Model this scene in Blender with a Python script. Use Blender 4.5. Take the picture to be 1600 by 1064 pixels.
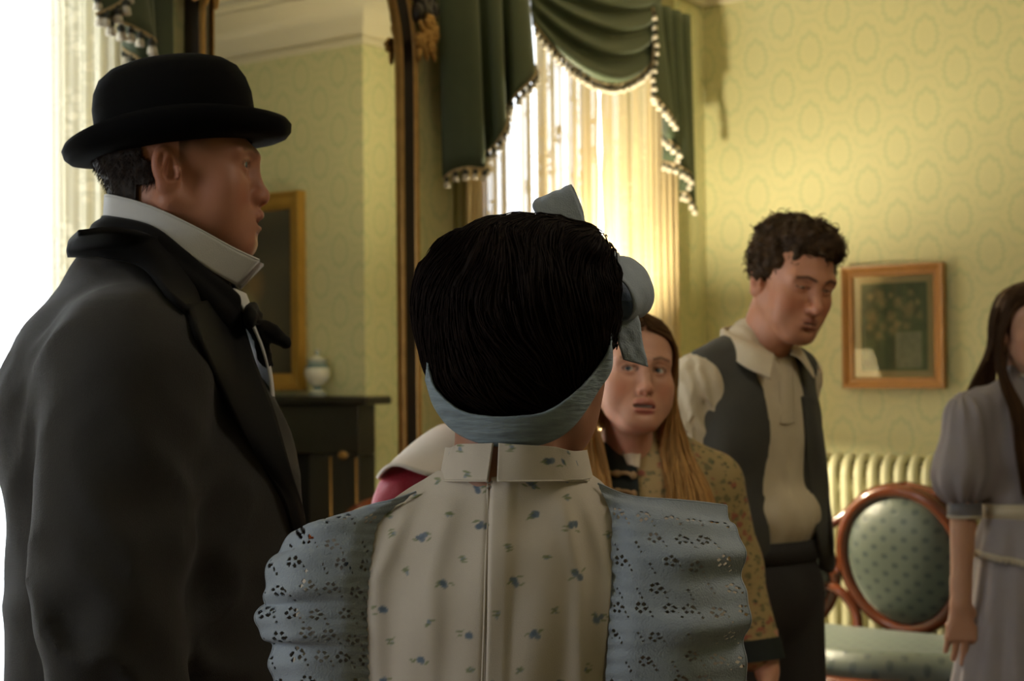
import bpy, math, random
import numpy as np
from mathutils import Matrix, Vector, Euler

sc = bpy.context.scene
for o in list(bpy.data.objects):
    bpy.data.objects.remove(o)
COL = sc.collection
R = math.radians

# ------------------------------------------------------------------ camera
CAM = np.array([2.978, -5.519, 1.38])
YAW, TILT, ROLL, FPX = R(35.69), R(1.04), R(-0.6), 2373.0
cam_data = bpy.data.cameras.new('camera')
cam_data.sensor_width = 23.6
cam_data.lens = 35.0
cam_data.dof.use_dof = True
cam_data.dof.focus_distance = 1.5
cam_data.dof.aperture_fstop = 5.6
cam_data.clip_start = 0.05
camera = bpy.data.objects.new('camera', cam_data)
COL.objects.link(camera)
M_CAM = Matrix.Rotation(YAW, 4, 'Z') @ Matrix.Rotation(R(90) + TILT, 4, 'X') @ Matrix.Rotation(ROLL, 4, 'Z')
camera.matrix_world = Matrix.Translation(CAM) @ M_CAM
sc.camera = camera
R_CAM = np.array(M_CAM.to_3x3())
R_YAW = np.array(Matrix.Rotation(YAW, 3, 'Z'))

# ------------------------------------------------------------------ colour management
sc.view_settings.view_transform = 'Standard'
sc.view_settings.look = 'None'
sc.view_settings.gamma = 1.0
sc.view_settings.use_curve_mapping = False
sc.view_settings.exposure = 0.0
sc.cycles.max_bounces = 8
sc.cycles.transparent_max_bounces = 24
sc.cycles.sample_clamp_indirect = 4.0
sc.cycles.use_denoising = True

# ------------------------------------------------------------------ sky and lights
world = bpy.data.worlds.new('sky')
sc.world = world
world.use_nodes = True
wn = world.node_tree
bg = wn.nodes['Background']
bg.inputs['Color'].default_value = (0.86, 0.93, 1.0, 1)
bg.inputs['Strength'].default_value = 5.5


def area_light(name, loc, target, sx, sy, power, col, portal=False, spread=180):
    l = bpy.data.lights.new(name, 'AREA')
    l.shape = 'RECTANGLE'
    l.size, l.size_y = sx, sy
    l.energy = power
    l.color = col
    l.spread = R(spread)
    if portal:
        l.cycles.is_portal = True
    o = bpy.data.objects.new(name, l)
    COL.objects.link(o)
    o.location = loc
    d = Vector(target) - Vector(loc)
    o.rotation_euler = d.to_track_quat('-Z', 'Y').to_euler()
    return o


def point_light(name, loc, power, col, radius=0.04):
    l = bpy.data.lights.new(name, 'POINT')
    l.energy = power
    l.color = col
    l.shadow_soft_size = radius
    o = bpy.data.objects.new(name, l)
    COL.objects.link(o)
    o.location = loc
    return o


WARM = (1.0, 0.72, 0.38)
LAMP_XY = (0.25, -0.95)
# the sky seen through the two window openings
area_light('window_portal', (-0.21, -0.98, 1.75), (1, -0.98, 1.75), 1.15, 2.5, 1, (1, 1, 1), portal=True)
area_light('window_portal', (-0.21, -3.77, 1.75), (1, -3.77, 1.75), 1.15, 2.5, 1, (1, 1, 1), portal=True)
# bulb of the table lamp in the corner
point_light('table_lamp_bulb', (LAMP_XY[0], LAMP_XY[1], 1.415), 80.0, (1.0, 0.87, 0.60), 0.022)
point_light('table_lamp_bulb', (LAMP_XY[0], LAMP_XY[1], 1.290), 105.0, (1.0, 0.87, 0.60), 0.022)
# ceiling fixture of the room, above and behind the photographer
area_light('ceiling_fixture', (3.3, -3.4, 2.85), (3.0, -3.4, 0.0), 0.7, 0.7, 12.0, (1.0, 0.88, 0.72))
# added daylight-coloured fill, out of view; the wall has no window here
area_light('rear_fill_light', (0.25, -6.9, 1.75), (2.6, -4.3, 1.2), 1.1, 2.3, 38.0, (0.94, 0.97, 1.0))

# ------------------------------------------------------------------ geometry helpers
def ray(px, py):
    v = R_CAM @ np.array([(px - 800.0) / FPX, (532.0 - py) / FPX, -1.0])
    return v


def yf(px, py, d):
    """point seen at a pixel of the 1600x1064 frame, d metres ahead; axes: right, ahead, up (origin under the camera)"""
    v = R_YAW.T @ ray(px, py)
    v = v * (d / v[1])
    return np.array([v[0], v[1], v[2] + CAM[2]])


def to_world(p):
    p = np.asarray(p, float)
    q = p @ R_YAW.T
    q = q + np.array([CAM[0], CAM[1], 0.0])
    return q


def on_plane(px, py, axis, val):
    v = ray(px, py)
    t = (val - CAM[axis]) / v[axis]
    return CAM + v * t


def onx(px, py, x=0.0):
    return on_plane(px, py, 0, x)


def ony(px, py, y=0.0):
    return on_plane(px, py, 1, y)


def project(p):
    """world point -> pixel"""
    q = R_CAM.T @ (np.asarray(p, float) - CAM)
    return np.array([800 + FPX * q[0] / -q[2], 532 - FPX * q[1] / -q[2]])


def mesh_obj(name, v, f, m, parent=None, smooth=True, col=None, attrs=None, uv=None):
    me = bpy.data.meshes.new(name)
    v = np.asarray(v, np.float32)
    if isinstance(f, np.ndarray) and f.ndim == 2:
        n, k = f.shape
        me.vertices.add(len(v))
        me.vertices.foreach_set('co', v.ravel())
        me.loops.add(n * k)
        me.loops.foreach_set('vertex_index', f.astype(np.int32).ravel())
        me.polygons.add(n)
        me.polygons.foreach_set('loop_start', np.arange(0, n * k, k, dtype=np.int32))
        me.polygons.foreach_set('loop_total', np.full(n, k, dtype=np.int32))
        me.update(calc_edges=True)
        me.validate()
    else:
        me.from_pydata([tuple(map(float, p)) for p in v], [], [tuple(int(i) for i in q) for q in f])
        me.update()
    if smooth:
        me.polygons.foreach_set('use_smooth', np.ones(len(me.polygons), dtype=bool))
    if col is not None:
        a = me.color_attributes.new('Col', 'FLOAT_COLOR', 'POINT')
        c = np.ones((len(v), 4), np.float32)
        c[:, :3] = col
        a.data.foreach_set('color', c.ravel())
    if attrs:
        for k2, arr in attrs.items():
            a = me.attributes.new(k2, 'FLOAT', 'POINT')
            a.data.foreach_set('value', np.asarray(arr, np.float32))
    me.materials.append(m)
    o = bpy.data.objects.new(name, me)
    COL.objects.link(o)
    if parent is not None:
        o.parent = parent
    return o


def tag(o, label=None, cat=None, group=None, kind=None):
    if label: o['label'] = label
    if cat: o['category'] = cat
    if group: o['group'] = group
    if kind: o['kind'] = kind
    return o


def empty(name, loc, rz=0.0):
    o = bpy.data.objects.new(name, None)
    COL.objects.link(o)
    o.location = loc
    o.rotation_euler = (0, 0, rz)
    o.empty_display_size = 0.1
    return o


class MB:
    """collects shapes into one mesh"""
    def __init__(self):
        self.v, self.f, self.c, self.n = [], [], [], 0

    def add(self, v, f, col=None):
        v = np.asarray(v, float)
        self.v.append(v)
        if isinstance(f, np.ndarray):
            f = f.tolist()
        self.f += [[i + self.n for i in q] for q in f]
        self.c.append(np.tile(np.array(col if col is not None else (1, 1, 1), float), (len(v), 1)) if col is None or np.ndim(col) == 1 else col)
        self.n += len(v)
        return self

    def box(self, lo, hi, bev=0.0):
        lo, hi = np.minimum(lo, hi).astype(float), np.maximum(lo, hi).astype(float)
        if bev <= 0:
            v = [(x, y, z) for x in (lo[0], hi[0]) for y in (lo[1], hi[1]) for z in (lo[2], hi[2])]
            f = [(0, 1, 3, 2), (4, 6, 7, 5), (0, 4, 5, 1), (2, 3, 7, 6), (0, 2, 6, 4), (1, 5, 7, 3)]
            return self.add(v, f)
        b = min(bev, *((hi - lo) / 2.01))
        v, idx = [], {}
        for ix in (0, 1):
            for iy in (0, 1):
                for iz in (0, 1):
                    c = np.array([(lo, hi)[ix][0], (lo, hi)[iy][1], (lo, hi)[iz][2]])
                    s = np.array([1 - 2 * ix, 1 - 2 * iy, 1 - 2 * iz]) * b
                    for k in range(3):
                        p = c + s
                        p[k] = c[k]
                        idx[(ix, iy, iz, k)] = len(v)
                        v.append(p)
        f = []
        for k in range(3):
            a, bb = [(1, 2), (2, 0), (0, 1)][k]
            for s in (0, 1):
                q = []
                for (i, j) in ((0, 0), (1, 0), (1, 1), (0, 1)):
                    t = [0, 0, 0]
                    t[k], t[a], t[bb] = s, i, j
                    q.append(idx[(*t, k)])
                f.append(q if s else q[::-1])
        for k in range(3):
            a, bb = [(1, 2), (2, 0), (0, 1)][k]
            for i in (0, 1):
                for j in (0, 1):
                    t0, t1 = [0, 0, 0], [0, 0, 0]
                    t0[a] = t1[a] = i
                    t0[bb] = t1[bb] = j
                    t1[k] = 1
                    q = [idx[(*t0, a)], idx[(*t1, a)], idx[(*t1, bb)], idx[(*t0, bb)]]
                    f.append(q if (i == j) else q[::-1])
        for ix in (0, 1):
            for iy in (0, 1):
                for iz in (0, 1):
                    q = [idx[(ix, iy, iz, k)] for k in range(3)]
                    f.append(q if (ix + iy + iz) % 2 else q[::-1])
        return self.add(v, f)

    def tube(self, pts, rad, sides=8, caps=True, flat=1.0):
        v, f = tube(pts, rad, sides, caps, flat)
        return self.add(v, f)

    def lathe(self, prof, seg=32, c=(0, 0, 0), sx=1, sy=1):
        v, f = lathe(prof, seg, sx, sy)
        return self.add(v + np.array(c), f)

    def ball(self, c, r, n=8, R3=None):
        prof = [(math.sin(t) , -math.cos(t)) for t in np.linspace(0.0, math.pi, n + 1)]
        v, f = lathe(prof, 2 * n)
        v = v * np.array(r)
        if R3 is not None:
            v = v @ np.array(R3).T
        return self.add(v + np.array(c), f)

    def obj(self, name, m, parent=None, smooth=True, col=False):
        v = np.concatenate(self.v)
        return mesh_obj(name, v, self.f, m, parent, smooth, np.concatenate(self.c) if col else None)


def crisp(o, ang=35):
    """flat facets stay flat, rounded ones smooth"""
    o.data.set_sharp_from_angle(angle=R(ang))
    return o


def catmull(P, n):
    P = np.asarray(P, float)
    if len(P) < 2:
        return np.repeat(P, n, 0)
    Q = np.concatenate([2 * P[:1] - P[1:2], P, 2 * P[-1:] - P[-2:-1]])
    t = np.linspace(0, len(P) - 1 - 1e-9, n)
    i = t.astype(int)
    u = (t - i)
    u = u.reshape((-1,) + (1,) * (P.ndim - 1))
    a, b, c, d = Q[i], Q[i + 1], Q[i + 2], Q[i + 3]
    return 0.5 * (2 * b + (c - a) * u + (2 * a - 5 * b + 4 * c - d) * u ** 2 + (3 * b - a - 3 * c + d) * u ** 3)


def frames(pts):
    pts = np.asarray(pts, float)
    t = np.gradient(pts, axis=0)
    t /= np.linalg.norm(t, axis=1, keepdims=True) + 1e-12
    n = np.zeros_like(pts)
    ref = np.array([0, 0, 1.0]) if abs(t[0][2]) < 0.9 else np.array([1.0, 0, 0])
    v = ref - t[0] * ref.dot(t[0])
    n[0] = v / np.linalg.norm(v)
    for i in range(1, len(pts)):
        v = n[i - 1] - t[i] * n[i - 1].dot(t[i])
        n[i] = v / (np.linalg.norm(v) + 1e-12)
    return t, n, np.cross(t, n)


def tube(pts, rad, sides=8, caps=True, flat=1.0):
    pts = np.asarray(pts, float)
    m = len(pts)
    rad = np.broadcast_to(np.asarray(rad, float), (m,))
    t, n, b = frames(pts)
    a = np.linspace(0, 2 * math.pi, sides, endpoint=False)
    v = pts[:, None] + rad[:, None, None] * (np.cos(a)[None, :, None] * n[:, None] + flat * np.sin(a)[None, :, None] * b[:, None])
    v = v.reshape(-1, 3)
    f = []
    for i in range(m - 1):
        for j in range(sides):
            k = (j + 1) % sides
            f.append([i * sides + j, i * sides + k, (i + 1) * sides + k, (i + 1) * sides + j])
    if caps:
        f.append(list(range(sides))[::-1])
        f.append([(m - 1) * sides + j for j in range(sides)])
    return v, f


def strands(paths, rad, sides=3):
    """paths (n,k,3) -> one mesh of thin tapered tubes"""
    P = np.asarray(paths, float)
    n, k, _ = P.shape
    rad = np.broadcast_to(np.asarray(rad, float), (n, k))
    t = np.gradient(P, axis=1)
    t /= np.linalg.norm(t, axis=2, keepdims=True) + 1e-9
    ref = np.array([0.31, 0.83, 0.46])
    nn = np.cross(t, ref)
    nn /= np.linalg.norm(nn, axis=2, keepdims=True) + 1e-9
    bb = np.cross(t, nn)
    a = np.linspace(0, 2 * math.pi, sides, endpoint=False)
    V = P[:, :, None] + rad[:, :, None, None] * (np.cos(a)[None, None, :, None] * nn[:, :, None] + np.sin(a)[None, None, :, None] * bb[:, :, None])
    base = (np.arange(n) * k * sides)[:, None, None]
    i = (np.arange(k - 1) * sides)[None, :, None]
    j = np.arange(sides)[None, None, :]
    j2 = (j + 1) % sides
    F = np.stack(np.broadcast_arrays(base + i + j, base + i + j2, base + i + sides + j2, base + i + sides + j), -1).reshape(-1, 4)
    return V.reshape(-1, 3), F


def lathe(prof, seg=32, sx=1, sy=1):
    prof = np.asarray(prof, float)
    m = len(prof)
    a = np.linspace(0, 2 * math.pi, seg, endpoint=False)
    v = np.stack([prof[:, 0:1] * np.cos(a) * sx, prof[:, 0:1] * np.sin(a) * sy, np.repeat(prof[:, 1:2], seg, 1)], -1).reshape(-1, 3)
    i = (np.arange(m - 1) * seg)[:, None]
    j = np.arange(seg)[None]
    k = (j + 1) % seg
    f = np.stack([i + j, i + k, i + seg + k, i + seg + j], -1).reshape(-1, 4)
    return v, f


def grid_faces(nu, nv, closed_v=False):
    i = np.arange(nu - 1)[:, None]
    j = np.arange(nv if closed_v else nv - 1)[None]
    k = (j + 1) % nv
    return np.stack([i * nv + j, i * nv + k, (i + 1) * nv + k, (i + 1) * nv + j], -1).reshape(-1, 4)


def grid_normals(G, closed_v=False):
    du = np.gradient(G, axis=0)
    if closed_v:
        dv = (np.roll(G, -1, 1) - np.roll(G, 1, 1)) / 2
    else:
        dv = np.gradient(G, axis=1)
    n = np.cross(du, dv)
    return n / (np.linalg.norm(n, axis=2, keepdims=True) + 1e-12)


def patch(ctrl, nu, nv):
    """smooth sheet through a grid of control points"""
    C = np.asarray(ctrl, float)
    A = catmull(C, nu)
    B = catmull(np.swapaxes(A, 0, 1), nv)
    return np.swapaxes(B, 0, 1)


def solid(G, th, closed_v=False):
    """sheet -> thin solid (offset along the normals, both sides)"""
    nu, nv = G.shape[:2]
    n = grid_normals(G, closed_v)
    a = (G + n * th / 2).reshape(-1, 3)
    b = (G - n * th / 2).reshape(-1, 3)
    f = grid_faces(nu, nv, closed_v)
    N = nu * nv
    F = [f[:, ::-1], f + N]
    j = np.arange(nv if closed_v else nv - 1)
    k = (j + 1) % nv
    F.append(np.stack([j, k, k + N, j + N], -1))
    e = (nu - 1) * nv
    F.append(np.stack([e + k, e + j, e + j + N, e + k + N], -1))
    if not closed_v:
        i = np.arange(nu - 1)
        F.append(np.stack([(i + 1) * nv, i * nv, i * nv + N, (i + 1) * nv + N], -1))
        F.append(np.stack([i * nv + nv - 1, (i + 1) * nv + nv - 1, (i + 1) * nv + nv - 1 + N, i * nv + nv - 1 + N], -1))
    return np.concatenate([a, b]), np.concatenate(F)


def vnoise(p, seed=0):
    """smooth value noise, (N,3) -> (N,) in -1..1"""
    p = np.asarray(p, np.float64)
    i = np.floor(p).astype(np.int64)
    u = p - i
    u = u * u * (3 - 2 * u)
    def h(x, y, z):
        n = (x * 374761393 + y * 668265263 + z * 2147483647 + seed * 974634777) & 0xffffffff
        n = ((n ^ (n >> 13)) * 1274126177) & 0xffffffff
        return ((n ^ (n >> 16)) & 0xffff) / 32767.5 - 1.0
    r = 0
    for dx in (0, 1):
        wx = u[..., 0] if dx else 1 - u[..., 0]
        for dy in (0, 1):
            wy = u[..., 1] if dy else 1 - u[..., 1]
            for dz in (0, 1):
                wz = u[..., 2] if dz else 1 - u[..., 2]
                r = r + wx * wy * wz * h(i[..., 0] + dx, i[..., 1] + dy, i[..., 2] + dz)
    return r


# ------------------------------------------------------------------ signed-distance sculpting
def rot3(rx=0, ry=0, rz=0):
    return np.array(Euler((R(rx), R(ry), R(rz))).to_matrix())


class Vol:
    def __init__(self, lo, hi, h):
        self.lo = np.array(lo, float)
        self.h = h
        self.n = np.ceil((np.array(hi, float) - self.lo) / h).astype(int) + 1
        self.ax = [self.lo[i] + h * np.arange(self.n[i]) for i in range(3)]
        self.D = np.full(self.n, 0.5, np.float32)

    def _sub(self, lo, hi):
        a = np.clip(np.floor((np.asarray(lo) - self.lo) / self.h).astype(int), 0, self.n)
        b = np.clip(np.ceil((np.asarray(hi) - self.lo) / self.h).astype(int) + 1, 0, self.n)
        s = tuple(slice(a[i], b[i]) for i in range(3))
        if np.any(b <= a):
            return None, None
        P = np.stack(np.meshgrid(*[self.ax[i][s[i]] for i in range(3)], indexing='ij'), -1).astype(np.float32)
        return s, P

    def _put(self, s, d, k, op):
        D = self.D[s]
        if op == 'sub':
            d = -d
            h = np.maximum(k - np.abs(D - d), 0) / max(k, 1e-6)
            self.D[s] = np.maximum(D, d) + h * h * k * 0.25
        else:
            h = np.maximum(k - np.abs(D - d), 0) / max(k, 1e-6)
            self.D[s] = np.minimum(D, d) - h * h * k * 0.25

    def ell(self, c, r, k=0.01, rot=None, op='add'):
        c, r = np.array(c, float), np.array(r, float)
        m = r.max() + k + 3 * self.h
        s, P = self._sub(c - m, c + m)
        if s is None:
            return self
        q = P - c.astype(np.float32)
        if rot is not None:
            q = q @ np.asarray(rot, np.float32)
        k0 = np.sqrt(((q / r) ** 2).sum(-1)) + 1e-9
        k1 = np.sqrt(((q / r ** 2) ** 2).sum(-1)) + 1e-9
        self._put(s, (k0 * (k0 - 1) / k1).astype(np.float32), k, op)
        return self

    def cap(self, a, b, ra, rb=None, k=0.01, op='add', flat=None):
        rb = ra if rb is None else rb
        a, b = np.array(a, float), np.array(b, float)
        m = max(ra, rb) + k + 3 * self.h
        s, P = self._sub(np.minimum(a, b) - m, np.maximum(a, b) + m)
        if s is None:
            return self
        ab = (b - a).astype(np.float32)
        q = P - a.astype(np.float32)
        t = np.clip((q @ ab) / (ab @ ab + 1e-12), 0, 1)
        w = q - t[..., None] * ab
        if flat is not None:      # (direction, factor): squash across a direction
            dv, fac = np.array(flat[0], np.float32), flat[1]
            dv = dv / np.linalg.norm(dv)
            along = w @ dv
            w = w + (along * (1.0 / fac - 1.0))[..., None] * dv
        self._put(s, (np.sqrt((w ** 2).sum(-1)) - (ra + t * (rb - ra))).astype(np.float32), k, op)
        return self

    def chain(self, pts, rad, k=0.01, op='add', flat=None):
        for i in range(len(pts) - 1):
            self.cap(pts[i], pts[i + 1], rad[i], rad[i + 1], k, op, flat)
        return self

    def box(self, c, half, rad=0.005, k=0.005, rot=None, op='add'):
        c, half = np.array(c, float), np.array(half, float)
        m = np.linalg.norm(half) + rad + k + 3 * self.h
        s, P = self._sub(c - m, c + m)
        if s is None:
            return self
        q = P - c.astype(np.float32)
        if rot is not None:
            q = q @ np.asarray(rot, np.float32)
        q = np.abs(q) - (half - rad)
        d = np.sqrt((np.maximum(q, 0) ** 2).sum(-1)) + np.minimum(q.max(-1), 0) - rad
        self._put(s, d.astype(np.float32), k, op)
        return self

    def plane_cut(self, pt, nrm, k=0.002):
        """keep the side the normal points away from"""
        nrm = np.array(nrm, float)
        nrm /= np.linalg.norm(nrm)
        P = np.stack(np.meshgrid(*self.ax, indexing='ij'), -1)
        d = ((P - np.array(pt)) @ nrm).astype(np.float32)
        h = np.maximum(k - np.abs(self.D - d), 0) / k
        self.D = np.maximum(self.D, d) + h * h * k * 0.25
        return self

    def bump(self, fn, band=0.03):
        """fn(P) -> outward offset, applied near the surface"""
        near = np.abs(self.D) < band
        I = np.argwhere(near)
        P = self.lo + I * self.h
        self.D[near] -= fn(P).astype(np.float32)
        return self

    def sample(self, P):
        q = (P - self.lo) / self.h
        q = np.clip(q, 0, self.n - 1.001)
        i = q.astype(int)
        u = q - i
        D = self.D
        x, y, z = i[:, 0], i[:, 1], i[:, 2]
        c = {}
        for a in (0, 1):
            for b in (0, 1):
                for e in (0, 1):
                    c[a, b, e] = D[x + a, y + b, z + e]
        u0, u1, u2 = u[:, 0], u[:, 1], u[:, 2]
        c00 = c[0, 0, 0] * (1 - u0) + c[1, 0, 0] * u0
        c01 = c[0, 0, 1] * (1 - u0) + c[1, 0, 1] * u0
        c10 = c[0, 1, 0] * (1 - u0) + c[1, 1, 0] * u0
        c11 = c[0, 1, 1] * (1 - u0) + c[1, 1, 1] * u0
        return (c00 * (1 - u1) + c10 * u1) * (1 - u2) + (c01 * (1 - u1) + c11 * u1) * u2

    def grad(self, P, e=None):
        e = e or self.h
        g = np.stack([self.sample(P + np.eye(3)[i] * e) - self.sample(P - np.eye(3)[i] * e) for i in range(3)], -1) / (2 * e)
        return g

    def snap(self, P, it=3, off=0.0):
        P = np.array(P, float)
        for _ in range(it):
            d = self.sample(P) - off
            g = self.grad(P)
            P = P - (d / (np.maximum((g ** 2).sum(-1), 0.05)))[:, None] * g
        return P

    def mesh(self):
        D, h = self.D, self.h
        s = D < 0
        c = np.zeros(np.array(D.shape) - 1, np.int8)
        sl = (slice(None, -1), slice(1, None))
        offs = [(a, b, e) for a in (0, 1) for b in (0, 1) for e in (0, 1)]
        for a, b, e in offs:
            c += s[sl[a], sl[b], sl[e]]
        act = (c > 0) & (c < 8)
        I = np.argwhere(act)
        idx = np.full(act.shape, -1, np.int64)
        idx[act] = np.arange(len(I))
        vals = np.stack([D[I[:, 0] + a, I[:, 1] + b, I[:, 2] + e] for a, b, e in offs], -1)
        acc = np.zeros((len(I), 3))
        cnt = np.zeros(len(I))
        O = np.array(offs)
        for p in range(8):
            for q in range(p + 1, 8):
                if np.abs(O[p] - O[q]).sum() != 1:
                    continue
                va, vb = vals[:, p], vals[:, q]
                m = (va < 0) != (vb < 0)
                t = np.where(m, va / np.where(m, va - vb, 1), 0)
                acc += np.where(m[:, None], O[p] + t[:, None] * (O[q] - O[p]), 0)
                cnt += m
        V = self.lo + (I + acc / cnt[:, None]) * h
        F = []
        for ax in range(3):
            a0 = [slice(None)] * 3
            a1 = [slice(None)] * 3
            a0[ax], a1[ax] = slice(None, -1), slice(1, None)
            ch = s[tuple(a0)] != s[tuple(a1)]
            E = np.argwhere(ch)
            b, e = [(1, 2), (2, 0), (0, 1)][ax]
            ok = (E[:, b] > 0) & (E[:, e] > 0) & (E[:, b] < act.shape[b]) & (E[:, e] < act.shape[e])
            E = E[ok]
            def cell(db, de):
                q = E.copy()
                q[:, b] += db
                q[:, e] += de
                return idx[q[:, 0], q[:, 1], q[:, 2]]
            Q = np.stack([cell(-1, -1), cell(0, -1), cell(0, 0), cell(-1, 0)], -1)
            ins = s[E[:, 0], E[:, 1], E[:, 2]]
            Q[~ins] = Q[~ins][:, ::-1]
            F.append(Q)
        F = np.concatenate(F)
        F = F[(F >= 0).all(1)]
        if len(V):
            W = self.snap(V, 2)
            mv = np.linalg.norm(W - V, axis=1)
            V = np.where((mv < h)[:, None], W, V)
        return V, F


# ------------------------------------------------------------------ materials
def new_mat(name):
    m = bpy.data.materials.new(name)
    m.use_nodes = True
    nt = m.node_tree
    b = nt.nodes['Principled BSDF']
    return m, nt, b


def N(nt, kind, **kw):
    n = nt.nodes.new(kind)
    for k, v in kw.items():
        if k.startswith('i_'):
            n.inputs[k[2:].replace('_', ' ')].default_value = v
        else:
            setattr(n, k, v)
    return n


def math_node(nt, op, a, b=None, c=None, clamp=False):
    n = nt.nodes.new('ShaderNodeMath')
    n.operation = op
    n.use_clamp = clamp
    for i, x in enumerate((a, b, c)):
        if x is None:
            continue
        if isinstance(x, (int, float)):
            n.inputs[i].default_value = x
        else:
            nt.links.new(x, n.inputs[i])
    return n.outputs[0]


def mix_col(nt, fac, a, b, mode='MIX'):
    n = nt.nodes.new('ShaderNodeMix')
    n.data_type = 'RGBA'
    n.blend_type = mode
    for sock, x in ((n.inputs[0], fac), (n.inputs[6], a), (n.inputs[7], b)):
        if isinstance(x, (int, float)):
            sock.default_value = x
        elif isinstance(x, tuple):
            sock.default_value = (*x, 1) if len(x) == 3 else x
        else:
            nt.links.new(x, sock)
    return n.outputs[2]


def mat(name, col, rough=0.6, metal=0.0, noise=0.0, nscale=20.0, bump=0.0, bscale=200.0, sheen=0.0, spec=0.5,
        attr=False, coat=0.0, sss=0.0, weave=0.0, stretch=None, sub_col=None):
    m, nt, b = new_mat(name)
    L = nt.links
    tc = N(nt, 'ShaderNodeTexCoord')
    vec = tc.outputs['Object']
    if stretch:
        mp = N(nt, 'ShaderNodeMapping')
        mp.inputs['Scale'].default_value = stretch
        L.new(vec, mp.inputs['Vector'])
        vec = mp.outputs[0]
    c = col if len(col) == 4 else (*col, 1)
    out = None
    if attr:
        at = N(nt, 'ShaderNodeAttribute', attribute_name='Col')
        out = at.outputs['Color']
    if noise > 0:
        nz = N(nt, 'ShaderNodeTexNoise')
        nz.inputs['Scale'].default_value = nscale
        nz.inputs['Detail'].default_value = 4
        L.new(vec, nz.inputs['Vector'])
        f = math_node(nt, 'MULTIPLY_ADD', nz.outputs['Fac'], noise * 2, 1 - noise)
        v3 = N(nt, 'ShaderNodeCombineColor')
        for i in range(3):
            L.new(f, v3.inputs[i])
        out = mix_col(nt, 1.0, out if out is not None else c, v3.outputs[0], 'MULTIPLY')
    if out is not None:
        L.new(out, b.inputs['Base Color'])
    else:
        b.inputs['Base Color'].default_value = c
    b.inputs['Roughness'].default_value = rough
    b.inputs['Metallic'].default_value = metal
    b.inputs['Specular IOR Level'].default_value = spec
    if sheen:
        b.inputs['Sheen Weight'].default_value = sheen
        b.inputs['Sheen Roughness'].default_value = 0.4
    if coat:
        b.inputs['Coat Weight'].default_value = coat
        b.inputs['Coat Roughness'].default_value = 0.1
    if sss:
        b.inputs['Subsurface Weight'].default_value = sss
        b.inputs['Subsurface Radius'].default_value = (0.012, 0.004, 0.002)
        b.inputs['Subsurface Scale'].default_value = 0.6
    if bump:
        bn = N(nt, 'ShaderNodeTexNoise')
        bn.inputs['Scale'].default_value = bscale
        bn.inputs['Detail'].default_value = 3
        L.new(vec, bn.inputs['Vector'])
        bp = N(nt, 'ShaderNodeBump')
        bp.inputs['Strength'].default_value = bump
        bp.inputs['Distance'].default_value = 0.003
        L.new(bn.outputs['Fac'], bp.inputs['Height'])
        L.new(bp.outputs[0], b.inputs['Normal'])
    return m

# ------------------------------------------------------------------ the room (window wall x=0, back wall y=0)
ZC = 3.10                      # ceiling height
RX, FY = 5.6, -8.2             # far side of the room
BRX0, BRX1, BRY = 1.606, 3.25, -0.35   # chimney breast
WINS = [(-1.56, -0.42), (-4.50, -3.06)]
WZ0, WZ1 = 0.55, 2.92


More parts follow.
